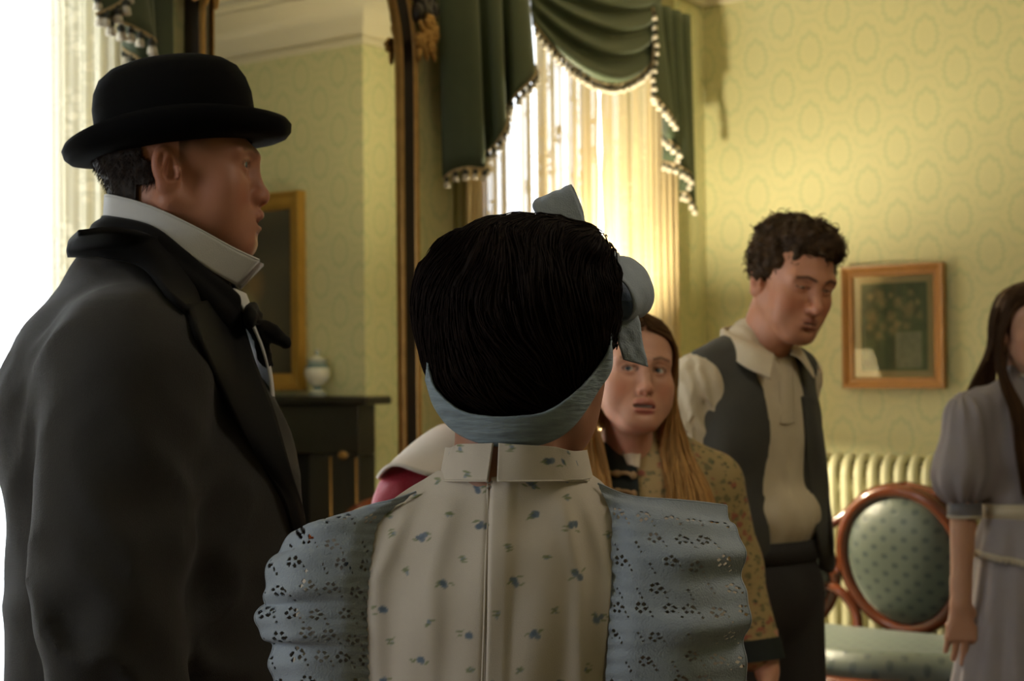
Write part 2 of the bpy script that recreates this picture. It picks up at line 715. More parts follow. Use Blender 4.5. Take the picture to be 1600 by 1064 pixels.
def wallpaper(name, axis):
    m, nt, b = new_mat(name)
    L = nt.links
    tc = N(nt, 'ShaderNodeTexCoord')
    sep = N(nt, 'ShaderNodeSeparateXYZ')
    L.new(tc.outputs['Object'], sep.inputs[0])
    u = sep.outputs[axis]
    z = sep.outputs[2]
    # ogee lattice: columns of medallions, every other column half a repeat lower
    PU, PZ = 0.117, 0.275
    uc = math_node(nt, 'DIVIDE', u, PU)
    ci = math_node(nt, 'FLOOR', math_node(nt, 'ADD', uc, 0.5))
    du = math_node(nt, 'MULTIPLY', math_node(nt, 'SUBTRACT', uc, ci), PU)
    zz = math_node(nt, 'FRACT', math_node(nt, 'ADD', math_node(nt, 'DIVIDE', z, PZ), math_node(nt, 'MULTIPLY', ci, 0.5)))
    dz = math_node(nt, 'MULTIPLY', math_node(nt, 'SUBTRACT', zz, 0.5), PZ)
    th = math_node(nt, 'ARCTAN2', dz, du)
    pear = math_node(nt, 'MULTIPLY_ADD', dz, -0.9, 1.0)
    rr = math_node(nt, 'SQRT', math_node(nt, 'ADD', math_node(nt, 'POWER', math_node(nt, 'DIVIDE', math_node(nt, 'ABSOLUTE', du), math_node(nt, 'MULTIPLY', pear, 0.052)), 2.0), math_node(nt, 'POWER', math_node(nt, 'DIVIDE', math_node(nt, 'ABSOLUTE', dz), 0.078), 2.0)))
    sca = math_node(nt, 'ABSOLUTE', math_node(nt, 'SINE', math_node(nt, 'MULTIPLY', th, 6.0)))
    def ring_at(r0, width, amp):
        d = math_node(nt, 'ABSOLUTE', math_node(nt, 'SUBTRACT', math_node(nt, 'MULTIPLY_ADD', sca, amp, rr), r0))
        return math_node(nt, 'SUBTRACT', 1.0, math_node(nt, 'DIVIDE', d, width), clamp=True)
    ring = ring_at(1.0, 0.22, 0.16)
    ring2 = ring_at(1.5, 0.16, -0.12)
    petals = math_node(nt, 'MULTIPLY', ring_at(0.5, 0.3, 0.3), sca)
    vor = N(nt, 'ShaderNodeTexVoronoi')
    vor.inputs['Scale'].default_value = 48
    L.new(tc.outputs['Object'], vor.inputs['Vector'])
    spk = math_node(nt, 'SUBTRACT', 1.0, math_node(nt, 'MULTIPLY', vor.outputs['Distance'], 1.9), clamp=True)
    outside = math_node(nt, 'GREATER_THAN', rr, 1.25)
    pat = math_node(nt, 'MULTIPLY_ADD', ring2, 0.45, ring)
    pat = math_node(nt, 'MULTIPLY_ADD', petals, 0.35, pat)
    pat = math_node(nt, 'MULTIPLY_ADD', math_node(nt, 'MULTIPLY', spk, outside), 0.35, pat, clamp=True)
    col = mix_col(nt, pat, (0.60, 0.565, 0.305), (0.475, 0.50, 0.265))
    L.new(col, b.inputs['Base Color'])
    b.inputs['Roughness'].default_value = 0.55
    b.inputs['Specular IOR Level'].default_value = 0.35
    bp = N(nt, 'ShaderNodeBump')
    bp.inputs['Strength'].default_value = 0.15
    bp.inputs['Distance'].default_value = 0.001
    L.new(pat, bp.inputs['Height'])
    L.new(bp.outputs[0], b.inputs['Normal'])
    return m


M_WPX = wallpaper('damask_wallpaper_x', 0)
M_WPY = wallpaper('damask_wallpaper_y', 1)
M_PLASTER = mat('cream_plaster', (0.66, 0.60, 0.42), 0.7, noise=0.04, nscale=6)
M_OLIVE = mat('olive_paint', (0.24, 0.215, 0.07), 0.45)
M_WHITEP = mat('window_paint', (0.62, 0.58, 0.46), 0.45)
M_FLOOR = mat('carpet_floor', (0.10, 0.055, 0.035), 0.9, noise=0.3, nscale=9, bump=0.4, bscale=300)
M_GLASS, _nt, _b = new_mat('window_glass')
_b.inputs['Base Color'].default_value = (1, 1, 1, 1)
_b.inputs['Roughness'].default_value = 0.0
_b.inputs['Transmission Weight'].default_value = 1.0
_b.inputs['IOR'].default_value = 1.01


def structure(o):
    o['kind'] = 'structure'
    return o


T = 0.20
mb = MB()
ys = [0.0]
for y0, y1 in WINS:
    ys += [y1, y0]
ys.append(FY)
for k in range(0, len(ys), 2):
    mb.box((-T, ys[k + 1], 0), (0, ys[k], ZC))
for y0, y1 in WINS:
    mb.box((-T, y0, 0), (0, y1, WZ0))
    mb.box((-T, y0, WZ1), (0, y1, ZC))
structure(mb.obj('wall_left', M_WPY, smooth=False))
structure(MB().box((0, 0, 0), (RX, T, ZC)).obj('wall_back', M_WPX, smooth=False))
structure(MB().box((RX, FY, 0), (RX + T, T, ZC)).obj('wall_right', M_WPY, smooth=False))
structure(MB().box((-T, FY - T, 0), (RX + T, FY, ZC)).obj('wall_front', M_WPX, smooth=False))
structure(MB().box((-T, FY - T, -0.2), (RX + T, T, 0)).obj('floor', M_FLOOR, smooth=False))
structure(MB().box((-T, FY - T, ZC), (RX + T, T, ZC + 0.2)).obj('ceiling', M_PLASTER, smooth=False))
o = MB().box((BRX0, BRY, 0), (BRX1, 0, ZC)).obj('wall_chimney', M_WPX, smooth=False)
structure(o)
# the side of the chimney breast carries the paper in the other direction
o.data.materials.append(M_WPY)
for p in o.data.polygons:
    if abs(p.normal.x) > 0.9:
        p.material_index = 1

# plaster cornice following the walls
prof = [(0.0, -0.245), (0.022, -0.245), (0.026, -0.225), (0.012, -0.205), (0.03, -0.185), (0.05, -0.14), (0.09, -0.085),
        (0.15, -0.055), (0.165, -0.045), (0.165, -0.03), (0.21, -0.028), (0.225, -0.012), (0.225, 0.0)]


def cornice(path):
    m = MB()
    n = len(path)
    rows = []
    for i, (x, y) in enumerate(path):
        d0 = np.array(path[i]) - np.array(path[i - 1]) if i else np.array(path[1]) - np.array(path[0])
        d1 = np.array(path[i + 1]) - np.array(path[i]) if i < n - 1 else d0
        n0 = np.array([-d0[1], d0[0]]) / np.linalg.norm(d0)
        n1 = np.array([-d1[1], d1[0]]) / np.linalg.norm(d1)
        b = (n0 + n1) / (1 + n0 @ n1)
        rows.append([(x + b[0] * a, y + b[1] * a, ZC + h) for a, h in prof])
    G = np.array(rows)
    m.add(G.reshape(-1, 3), grid_faces(n, len(prof)))
    return m


structure(crisp(cornice([(RX, FY), (RX, 0), (BRX1, 0), (BRX1, BRY), (BRX0, BRY), (BRX0, 0), (0, 0), (0, FY), (RX, FY)]).obj('trim_1', M_PLASTER), 50))
for i, (lo, hi) in enumerate([((0, FY, 0), (0.025, 0, 0.2)), ((0.025, -0.025, 0), (BRX0, 0, 0.2)), ((BRX1, -0.025, 0), (RX, 0, 0.2)), ((RX - 0.025, FY, 0), (RX, -0.025, 0.2))]):
    structure(MB().box(lo, hi, 0.008).obj(['baseboard_left', 'baseboard_back', 'baseboard_back_right', 'baseboard_right'][i], M_OLIVE, smooth=False))

# windows: casing, sashes with panes
for i, (y0, y1) in enumerate(WINS):
    w = tag(empty('window_%d' % (i + 1), (0, (y0 + y1) / 2, WZ0)), kind='structure')
    h, wd = WZ1 - WZ0, (y1 - y0) / 2
    m = MB()
    for s in (-1, 1):
        m.box((0, s * wd, 0), (0.03, s * (wd + 0.13), h + 0.12), 0.006)
        m.box((-0.19, s * wd, 0), (0.0, s * (wd - 0.02), h))
    m.box((0, -wd - 0.13, h), (0.035, wd + 0.13, h + 0.13), 0.006)
    m.obj('casing', M_OLIVE, w, smooth=False)
    MB().box((-0.19, -wd - 0.16, -0.04), (0.07, wd + 0.16, 0.0), 0.008).obj('sill', M_OLIVE, w, smooth=False)
    for k, (za, zb, xx) in enumerate(((0.0, 0.70, -0.10), (0.66, h, -0.15))):
        s_ = MB()
        a = wd - 0.02
        s_.box((xx, -a, za), (xx + 0.04, -a + 0.05, zb)).box((xx, a - 0.05, za), (xx + 0.04, a, zb))
        s_.box((xx, -a + 0.05, za), (xx + 0.04, a - 0.05, za + 0.05)).box((xx, -a + 0.05, zb - 0.05), (xx + 0.04, a - 0.05, zb))
        s_.box((xx + 0.005, -0.012, za + 0.05), (xx + 0.035, 0.012, zb - 0.05))
        so = s_.obj('sash', M_WHITEP, w, smooth=False)
        for s in (-1, 1):
            MB().box((xx + 0.018, s * 0.012, za + 0.05), (xx + 0.022, s * (a - 0.05), zb - 0.05)).obj('pane', M_GLASS, so, smooth=False)

# ------------------------------------------------------------------ lace curtains
def lace_mat(name, scale, base_alpha, tfac, tcol, dcol=(0.64, 0.54, 0.335, 1)):
    m, nt, b = new_mat(name)
    L = nt.links
    out = nt.nodes['Material Output']
    tc = N(nt, 'ShaderNodeTexCoord')
    dens = N(nt, 'ShaderNodeAttribute', attribute_name='dens').outputs['Fac']
    mp = N(nt, 'ShaderNodeMapping')
    mp.inputs['Scale'].default_value = (0.2, 1, 1)
    L.new(tc.outputs['Object'], mp.inputs['Vector'])
    v1 = N(nt, 'ShaderNodeTexVoronoi')
    v1.inputs['Scale'].default_value = scale
    L.new(mp.outputs[0], v1.inputs['Vector'])
    v2 = N(nt, 'ShaderNodeTexVoronoi')
    v2.inputs['Scale'].default_value = scale * 5
    L.new(mp.outputs[0], v2.inputs['Vector'])
    # flowers: petals round each cell centre, dense cloth
    fl = math_node(nt, 'SUBTRACT', 0.48, v1.outputs['Distance'])
    fl = math_node(nt, 'MULTIPLY', fl, 6.0, clamp=True)
    pet = math_node(nt, 'SUBTRACT', 0.62, v2.outputs['Distance'])
    pet = math_node(nt, 'MULTIPLY', pet, 4.0, clamp=True)
    flower = math_node(nt, 'MULTIPLY', fl, pet)
    al = math_node(nt, 'ADD', math_node(nt, 'MULTIPLY', flower, 0.35), math_node(nt, 'MULTIPLY', dens, 1.0), clamp=True)
    al = math_node(nt, 'MULTIPLY_ADD', al, 1 - base_alpha, base_alpha, clamp=True)
    tr = N(nt, 'ShaderNodeBsdfTransparent')
    tl = N(nt, 'ShaderNodeBsdfTranslucent')
    tl.inputs['Color'].default_value = tcol
    df = N(nt, 'ShaderNodeBsdfDiffuse')
    df.inputs['Color'].default_value = dcol
    ms = N(nt, 'ShaderNodeMixShader')
    ms.inputs[0].default_value = tfac
    L.new(df.outputs[0], ms.inputs[1])
    L.new(tl.outputs[0], ms.inputs[2])
    mx = N(nt, 'ShaderNodeMixShader')
    L.new(al, mx.inputs[0])
    L.new(tr.outputs[0], mx.inputs[1])
    L.new(ms.outputs[0], mx.inputs[2])
    L.new(mx.outputs[0], out.inputs['Surface'])
    return m


M_LACE = lace_mat('lace', 13.0, 0.34, 0.15, (0.56, 0.44, 0.23, 1), (0.58, 0.455, 0.25, 1))
M_LACE2 = lace_mat('lace_sheer', 9.0, 0.22, 0.40, (0.86, 0.78, 0.56, 1))


def lace_panel(name, y0, y1, z0, z1, gaps, base, m, label, group, seed, x=0.058):
    nu, nv = 220, 24
    rnd = np.random.RandomState(seed)
    t = np.linspace(0, 1, nu)
    y = y0 + (y1 - y0) * t
    ph = np.cumsum(0.6 + 0.8 * rnd.rand(nu)) * 0.42 * (abs(y1 - y0) / 0.7)
    dens = base + 0.16 * np.sin(ph) + 0.18 * vnoise(np.stack([t * 26, 0 * t, 0 * t], -1), seed)
    for gy, gw, gv in gaps:
        wgt = np.exp(-((y - gy) / gw) ** 2)
        dens = dens * (1 - wgt) + gv * wgt
    zz = np.linspace(z1, z0, nv)
    G = np.zeros((nv, nu, 3))
    for i, z in enumerate(zz):
        k = 0.007 + 0.006 * (i / nv)
        sc_edge = 0.006 * np.sin(z * 95) * (t > 0.985)      # scalloped hem of the panel
        G[i] = np.stack([x + k * np.sin(ph) + 0.004 * np.sin(ph * 2.3 + z), y + sc_edge * np.sign(y1 - y0), np.full(nu, z)], -1)
    D = np.repeat(np.clip(dens, 0, 1)[None], nv, 0)
    o = mesh_obj(name, G.reshape(-1, 3), grid_faces(nv, nu), m, attrs={'dens': D.ravel()})
    tag(o, label, 'curtain', group)
    return o


lace_panel('lace_curtain', -1.70, -0.915, 0.58, 2.60, [(-1.42, 0.035, 0.05), (-1.32, 0.02, 0.1), (-1.13, 0.035, 0.35), (-1.24, 0.015, 0.4)], 0.90, M_LACE,
           'cream lace curtain panel of the far window, next to the tall mirror', 'lace curtains of the far window', 3)
lace_panel('lace_curtain', -0.34, -0.885, 0.58, 2.60, [(-0.70, 0.04, 0.08), (-0.79, 0.02, 0.3), (-0.60, 0.02, 0.45)], 0.92, M_LACE,
           'cream lace curtain panel of the far window, next to the room corner', 'lace curtains of the far window', 5)
lace_panel('lace_curtain', -2.96, -3.79, 0.58, 2.60, [(-3.32, 0.05, 0.15), (-3.45, 0.12, 0.03), (-3.65, 0.1, 0.03), (-3.10, 0.14, 0.80)], 0.30, M_LACE2,
           'bright floral lace curtain panel behind the man in the bowler hat', 'lace curtains of the near window', 8)
lace_panel('lace_curtain', -4.60, -3.81, 0.58, 2.60, [(-4.1, 0.1, 0.1)], 0.2, M_LACE2,
           'bright floral lace curtain panel farther along the near window', 'lace curtains of the near window', 9)

# ------------------------------------------------------------------ pier mirror between the windows
M_EBONY = mat('ebonised_wood', (0.022, 0.013, 0.010), 0.35, noise=0.3, nscale=12)
M_GILT = mat('worn_gilt', (0.42, 0.24, 0.075), 0.38, metal=0.75, noise=0.35, nscale=25, bump=0.3, bscale=90)
M_MIRROR = mat('mirror_silver', (0.80, 0.80, 0.74), 0.015, metal=1.0)
M_GREEN = mat('green_velvet', (0.052, 0.074, 0.035), 0.62, noise=0.12, nscale=30, sheen=0.1, bump=0.15, bscale=500)
M_CORD = mat('fringe_cord', (0.40, 0.30, 0.16), 0.8, bump=0.6, bscale=600)
M_TASSEL = mat('tassel_thread', (1, 1, 1), 0.75, attr=True, bump=0.4, bscale=700)

YL, YR, MZ0, MZS, MZT = -2.752, -1.988, 0.42, 2.27, 2.70
mir = tag(empty('pier_mirror', (0.0, (YL + YR) / 2, 0.0)), 'tall arched pier mirror in a dark and gilt frame between the two windows', 'mirror')
yc, hw = (YL + YR) / 2, (YR - YL) / 2


def mirror_outline(off):
    """outline in (y, z) about the mirror centre, off metres outside the glass edge"""
    pts = [(-hw - off, MZ0 - off)] + [(-hw - off, z) for z in np.linspace(MZ0, MZS, 12)]
    r, e = hw + off, MZT - MZS + off
    for a in np.linspace(0, math.pi, 33)[1:-1]:
        c, s = math.cos(a), math.sin(a)
        pts.append((-r * np.sign(c) * abs(c) ** 0.75, MZS + e * abs(s) ** 0.85))
    pts += [(hw + off, z) for z in np.linspace(MZS, MZ0, 12)] + [(hw + off, MZ0 - off)]
    return np.array(pts)


def mirror_band(name, prof, m):
    rows = []
    for off, x in prof:
        p = mirror_outline(off)
        rows.append(np.stack([np.full(len(p), x), p[:, 0], p[:, 1]], -1))
    G = np.array(rows)
    o = MB().add(G.reshape(-1, 3), grid_faces(G.shape[0], G.shape[1], True)).obj(name, m, mir)
    return crisp(o, 60)


p = mirror_outline(0.004)
g = np.concatenate([np.stack([np.full(len(p), 0.028), p[:, 0], p[:, 1]], -1), np.stack([np.full(len(p), 0.022), p[:, 0], p[:, 1]], -1)])
n = len(p)
MB().add(g, [list(range(n))[::-1], [n + i for i in range(n)]] + [[i, (i + 1) % n, n + (i + 1) % n, n + i] for i in range(n)]).obj('looking_glass', M_MIRROR, mir, smooth=False)
mirror_band('inner_gilt_moulding', [(0.0, 0.024), (-0.001, 0.034), (0.002, 0.044), (0.006, 0.045), (0.009, 0.038), (0.010, 0.024)], M_GILT)
mirror_band('frame', [(0.007, 0.004), (0.007, 0.037), (0.018, 0.040), (0.034, 0.046), (0.044, 0.050), (0.062, 0.050), (0.070, 0.040), (0.070, 0.004)], M_EBONY)
mirror_band('outer_gilt_moulding', [(0.044, 0.046), (0.045, 0.056), (0.050, 0.061), (0.056, 0.061), (0.061, 0.055), (0.062, 0.046)], M_GILT)
mb = MB().box((0.002, -hw - 0.14, 0.0), (0.16, hw + 0.14, 0.30), 0.012).box((0.002, -hw - 0.16, 0.30), (0.20, hw + 0.16, 0.335), 0.01)
mb.obj('pedestal', M_EBONY, mir, smooth=False)
rnd = random.Random(4)
for s in (-1, 1):
    m = MB()
    # dark volute that crowns the shoulder
    sp = []
    for a in np.linspace(0, 2.6 * math.pi, 40):
        r = 0.014 + 0.010 * a / math.pi
        sp.append((0.065, s * (hw + 0.062 + r * math.cos(a) * 1.5), MZS + 0.270 - r * math.sin(a) * 1.8))
    m.tube(sp, np.linspace(0.013, 0.021, 40), 8)
    for k in range(4):
        m.ball((0.07, s * (hw + 0.040 + 0.026 * k), MZS + 0.195 + 0.018 * (k % 2)), (0.02, 0.018, 0.034), 6)
    m.obj('scroll', M_EBONY, mir)
    m = MB()
    for k in range(5):      # gilt roses and leaves hanging below it
        cy, cz, rr = [(0.135, 0.075, 0.020), (0.150, 0.040, 0.019), (0.118, 0.030, 0.017), (0.138, 0.000, 0.016), (0.085, 0.012, 0.018)][k]
        m.ball((0.092, s * (hw + cy - 0.052), MZS + 0.092 + cz), (0.010, 0.008, 0.008), 5)
        for j in range(6):
            a = j * math.pi / 3 + k
            m.ball((0.085, s * (hw + cy - 0.052) + rr * math.cos(a) * 0.75, MZS + 0.092 + cz + rr * math.sin(a) * 0.75), (0.013, rr * 0.75, rr * 0.68), 5, rot3(math.degrees(a)))
    for (cy, cz, ln, tl) in [(0.16, 0.055, 0.030, 40), (0.115, -0.015, 0.032, -75), (0.15, -0.02, 0.026, -50), (0.085, -0.02, 0.030, -90), (0.10, 0.055, 0.026, 120)]:
        m.ball((0.083, s * (hw + cy - 0.052), MZS + 0.092 + cz), (0.008, ln, 0.010), 6, rot3(s * tl))
    m.obj('carved_flowers', M_GILT, mir)

# ------------------------------------------------------------------ green valances with tassel trimming
def tassel_mesh():
    v, f = lathe([(0.0, 0.0), (0.0035, -0.001), (0.0035, -0.006), (0.0085, -0.009), (0.0095, -0.014), (0.0070, -0.018), (0.0100, -0.024), (0.0115, -0.036), (0.0, -0.037)], 8)
    c = np.where((v[:, 2] > -0.0185)[:, None], np.array([[0.035, 0.035, 0.022]]), np.array([[0.62, 0.56, 0.44]]))
    o = mesh_obj('tassel', v, f, M_TASSEL, None, True, c)
    me = o.data
    bpy.data.objects.remove(o)
    return me


ME_TASSEL = tassel_mesh()


def hang_tassels(part, pts, step, sz=1.0, skip=0.0):
    """tassels hung every `step` metres along a polyline (part is a child with identity transform under its root)"""
    pts = np.asarray(pts, float)
    seg = np.linalg.norm(np.diff(pts, axis=0), axis=1)
    s = np.concatenate([[0], np.cumsum(seg)])
    for d in np.arange(step * (0.4 + skip), s[-1], step):
        p = np.array([np.interp(d, s, pts[:, i]) for i in range(3)])
        t = bpy.data.objects.new('tassel', ME_TASSEL)
        COL.objects.link(t)
        t.parent = part
        t.location = p + np.array([0.006, 0, 0])
        k = sz * (0.92 + 0.16 * rnd.random())
        t.scale = (k, k, k)
        t.rotation_euler = (rnd.uniform(-0.15, 0.15), rnd.uniform(-0.1, 0.1), rnd.uniform(0, 6))


ZB = onx(1046, 10, 0.13)[2]      # height of the valance boards


def jabot(root, cols, step=0.033, sz=1.0, edge=None, name='jabot'):
    """cols: (top px, top py, bottom px, bottom py, stand-off from the wall)"""
    o3 = np.array(root.location)
    top = np.array([np.array([0.115 + 0.3 * (e - 0.12), onx(a, 0, 0.115)[1], ZB]) for a, b, c, d, e in cols]) - o3
    bot = np.array([onx(c, d, e) for a, b, c, d, e in cols]) - o3
    G = patch(np.array([top, top * 0.5 + bot * 0.5, bot]), 16, len(cols) * 8)
    v, f = solid(G, 0.004)
    ob = mesh_obj(name, v, f, M_GREEN, root)
    line = G[-1]
    MB().tube(line + np.array([0.004, 0, 0]), 0.0045, 6).obj('cord', M_CORD, ob)
    hang_tassels(ob, line, step, sz)
    if edge is not None:
        e = np.array([onx(a, b, x) for a, b, x in edge]) - o3
        e = catmull(e, 20)
        MB().tube(e, 0.0045, 6).obj('cord', M_CORD, ob)
        hang_tassels(ob, e, step, sz)
    return ob


val = tag(empty('window_valance', tuple(onx(880, -40, 0.0))), 'green swagged valance with tassel fringe over the far window', 'valance')
bl = [(691, 280, .048), (705, 268, .078), (730, 262, .115), (757, 263, .145), (756, 242, .09), (775, 222, .15), (790, 196, .16), (790, 172, .09), (803, 150, .15), (834, 118, .16), (832, 98, .10)]
tl = [693, 699, 714, 738, 748, 760, 775, 783, 796, 815, 826]
jabot(val, [(t, -45, b[0], b[1], b[2]) for t, b in zip(tl, bl)])
br = [(1018, 145, .16), (1035, 165, .17), (1053, 192, .16), (1035, 206, .09), (1047, 222, .15), (1061, 237, .16), (1035, 250, .09), (1056, 258, .15), (1078, 274, .16), (1061, 297, .10), (1072, 303, .14), (1087, 326, .15)]
tr = np.linspace(1017, 1075, len(br))
jabot(val, [(t, 2 + (t - 1017) * 0.5, b[0], b[1], b[2]) for t, b in zip(tr, br)], edge=[(1020, 12, .17), (1023, 55, .175), (1020, 100, .175), (1018, 145, .17)])
# the swag: folds draped between two points
o3 = np.array(val.location)
rows = []
K = 11
for k in range(K):
    t = k / (K - 1)
    Lp = np.array([822 + 10 * t, -80 + 118 * t])
    Rp = np.array([1032 - 12 * t, -35 + 130 * t])
    sag = 18 + 44 * t
    row = []
    for q in np.linspace(0, 1, 9):
        s4 = 4 * q * (1 - q)
        px, py = Lp + (Rp - Lp) * q
        row.append(onx(px + 8 * math.sin(q * math.pi), py + sag * s4 * (1 + 0.25 * (q - 0.5)), 0.12 + 0.05 * s4 * (0.4 + 0.6 * t)) - o3)
    rows.append(row)
rows.insert(0, [np.array([0.12 - o3[0], p[1], ZB - o3[2]]) for p in rows[0]])
G = patch(rows, 110, 60)
tv = np.linspace(0, 1, 110)[:, None]
qv = np.linspace(0, 1, 60)[None]
fold = np.sin(tv ** 0.8 * 2 * math.pi * 5.5 + 0.8 * np.sin(qv * 3.0)) * (0.018 * np.sin(qv * math.pi) ** 0.6)
G[..., 0] += fold
G[..., 2] -= 0.5 * fold
v, f = solid(G, 0.004)
sw = mesh_obj('swag', v, f, M_GREEN, val)
MB().tube(G[-1] + np.array([0.004, 0, 0]), 0.006, 6).obj('cord', M_CORD, sw)
hang_tassels(sw, G[-1], 0.026, 0.9)
m = MB().box(np.array([0.0, onx(706, -80, 0.0)[1], ZB - 0.035]), np.array([0.080, onx(1066, 20, 0.12)[1], ZB - 0.005]))
m.v[0] = m.v[0] - o3
m.obj('valance_board', M_GREEN, val, smooth=False)

val2 = tag(empty('window_valance', tuple(onx(272, -80, 0.0))), 'green tasselled valance of the near window, above the bowler hat', 'valance')
bn = [(146, -18, .18), (160, 22, .19), (172, 30, .19), (205, 42, .18), (241, 66, .17), (192, 74, .11), (214, 92, .15), (246, 122, .16), (214, 140, .11), (243, 165, .15), (273, 196, .16)]
tn = np.linspace(120, 262, len(bn))
jabot(val2, [(t, -190, b[0], b[1], b[2]) for t, b in zip(tn, bn)], step=0.034, sz=1.1, edge=[(205, -30, .20), (192, 0, .20), (170, 14, .20), (150, 22, .20)])
o3 = np.array(val2.location)
rows = []
for k in range(9):
    t = k / 8
    Lp = np.array([0.18, -4.30 - 0.04 * t, ZB - 0.22 * t])
    Rp = np.array([0.18, -3.24 + 0.04 * t, ZB - 0.22 * t])
    rows.append([Lp + (Rp - Lp) * q + np.array([0.03 * 4 * q * (1 - q), 0, -(0.04 + 0.22 * t) * 4 * q * (1 - q)]) - o3 for q in np.linspace(0, 1, 9)])
G = patch(rows, 70, 40)
fold = np.sin(np.linspace(0, 1, 70)[:, None] * 2 * math.pi * 5) * (0.018 * np.sin(np.linspace(0, 1, 40)[None] * math.pi) ** 0.6)
G[..., 0] += fold
v, f = solid(G, 0.004)
sw = mesh_obj('swag', v, f, M_GREEN, val2)
MB().tube(G[-1], 0.006, 6).obj('cord', M_CORD, sw)
hang_tassels(sw, G[-1], 0.036, 1.0)
m = MB().box(np.array([0.0, -4.62, ZB - 0.035]) - o3, np.array([0.095, -2.92, ZB - 0.005]) - o3)
m.obj('valance_board', M_GREEN, val2, smooth=False)

# ------------------------------------------------------------------ picture on the back wall
M_OAK = mat('golden_oak', (0.36, 0.165, 0.040), 0.4, noise=0.2, nscale=30, stretch=(1, 1, 0.2))
M_GOLDP = mat('gold_slip', (0.75, 0.58, 0.24), 0.45, metal=0.2)
M_PAINT = mat('painted_canvas', (1, 1, 1), 0.55, attr=True)


def pane_mat():
    m, nt, b = new_mat('picture_glass')
    L = nt.links
    out = nt.nodes['Material Output']
    tr = N(nt, 'ShaderNodeBsdfTransparent')
    gl = N(nt, 'ShaderNodeBsdfGlossy')
    gl.inputs['Roughness'].default_value = 0.02
    fr = N(nt, 'ShaderNodeFresnel')
    fr.inputs['IOR'].default_value = 1.8
    mx = N(nt, 'ShaderNodeMixShader')
    L.new(fr.outputs[0], mx.inputs[0])
    L.new(tr.outputs[0], mx.inputs[1])
    L.new(gl.outputs[0], mx.inputs[2])
    L.new(mx.outputs[0], out.inputs['Surface'])
    return m


M_PGLASS = pane_mat()


def frame_profile(name, w, h, prof, m, parent):
    """picture frame swept round a w x h opening; prof: (outward, towards viewer(-y))"""
    rows = []
    for o_, y in prof:
        rows.append([(-w / 2 - o_, -y, -h / 2 - o_), (w / 2 + o_, -y, -h / 2 - o_), (w / 2 + o_, -y, h / 2 + o_), (-w / 2 - o_, -y, h / 2 + o_)])
    G = np.array(rows)
    return MB().add(G.reshape(-1, 3), grid_faces(len(prof), 4, True)).obj(name, m, parent, smooth=False)


PX0, PX1, PZ0, PZ1 = 0.607, 1.003, 1.288, 1.755
pic = tag(empty('flower_picture', ((PX0 + PX1) / 2, -0.012, (PZ0 + PZ1) / 2)), 'small flower still life in a golden wooden frame on the damask wall', 'picture')
pic.rotation_euler = (R(-0.3), 0, 0)
W, H = PX1 - PX0, PZ1 - PZ0
fw = 0.042
iw, ih = W - 2 * fw, H - 2 * fw
frame_profile('frame', iw, ih, [(0, 0.0), (0, 0.014), (0.008, 0.022), (0.016, 0.022), (0.034, 0.036), (fw, 0.038), (fw, 0.0)], M_OAK, pic)
sl = 0.026
frame_profile('slip', iw - 2 * sl, ih - 2 * sl, [(0, 0.004), (0, 0.008), (sl, 0.012), (sl, 0.004)], M_GOLDP, pic)
nx, nz = 80, 100
xx, zz = np.meshgrid(np.linspace(-1, 1, nx), np.linspace(-1, 1, nz), indexing='ij')
c = np.empty((nx, nz, 3))
c[:] = (0.20, 0.25, 0.085)
P3 = np.stack([xx * 3, zz * 3, 0 * xx], -1)
c *= (1 + 0.25 * vnoise(P3 * 2, 3))[..., None]
rp = np.random.RandomState(2)
# ewer on the table, at the lower right, and the table top
jug = ((np.abs(xx - 0.42) < 0.40 - 0.10 * (zz + 0.45) ** 2) & (zz > -0.95) & (zz < -0.12))
c[jug] = np.array([0.55, 0.52, 0.26]) * (1 + 0.15 * vnoise(P3[jug] * 3, 5))[:, None]
blobs = [(-.45, .72, .13), (-.38, .55, .12), (-.72, .70, .08), (-.68, .22, .15), (-.1, .25, .12), (.15, .55, .12), (.42, .35, .15), (.5, .5, .09), (.72, .55, .07), (.1, .05, .1), (.5, .75, .08),
         (-.75, 0, .08), (.75, .25, .08), (.35, .02, .1), (-.35, .02, .1), (-.45, -.2, .1), (-.1, .72, .06), (-.05, -.1, .1)]
for bx, bz, r in blobs:
    rr = np.hypot((xx - bx) * 0.85, zz - bz) / r + 0.45 * vnoise(P3 * 5, int(bx * 100) + 7)
    w = np.clip(1.4 - rr, 0, 1)[..., None]
    tint = np.array([0.70, 0.52, 0.20]) * (0.8 + 0.4 * rp.rand()) + np.array([0.06, 0.04, 0.02]) * rp.rand()
    c = c * (1 - 0.8 * w) + tint * 0.8 * w
cw, ch = iw - 2 * sl, ih - 2 * sl
v = np.stack([xx * cw / 2, np.full_like(xx, -0.004), zz * ch / 2], -1).reshape(-1, 3)
mesh_obj('painted_panel', v, grid_faces(nx, nz)[:, ::1], M_PAINT, pic, True, c.reshape(-1, 3))
MB().box((-iw / 2, -0.0145, -ih / 2), (iw / 2, -0.0130, ih / 2)).obj('glass', M_PGLASS, pic, smooth=False)

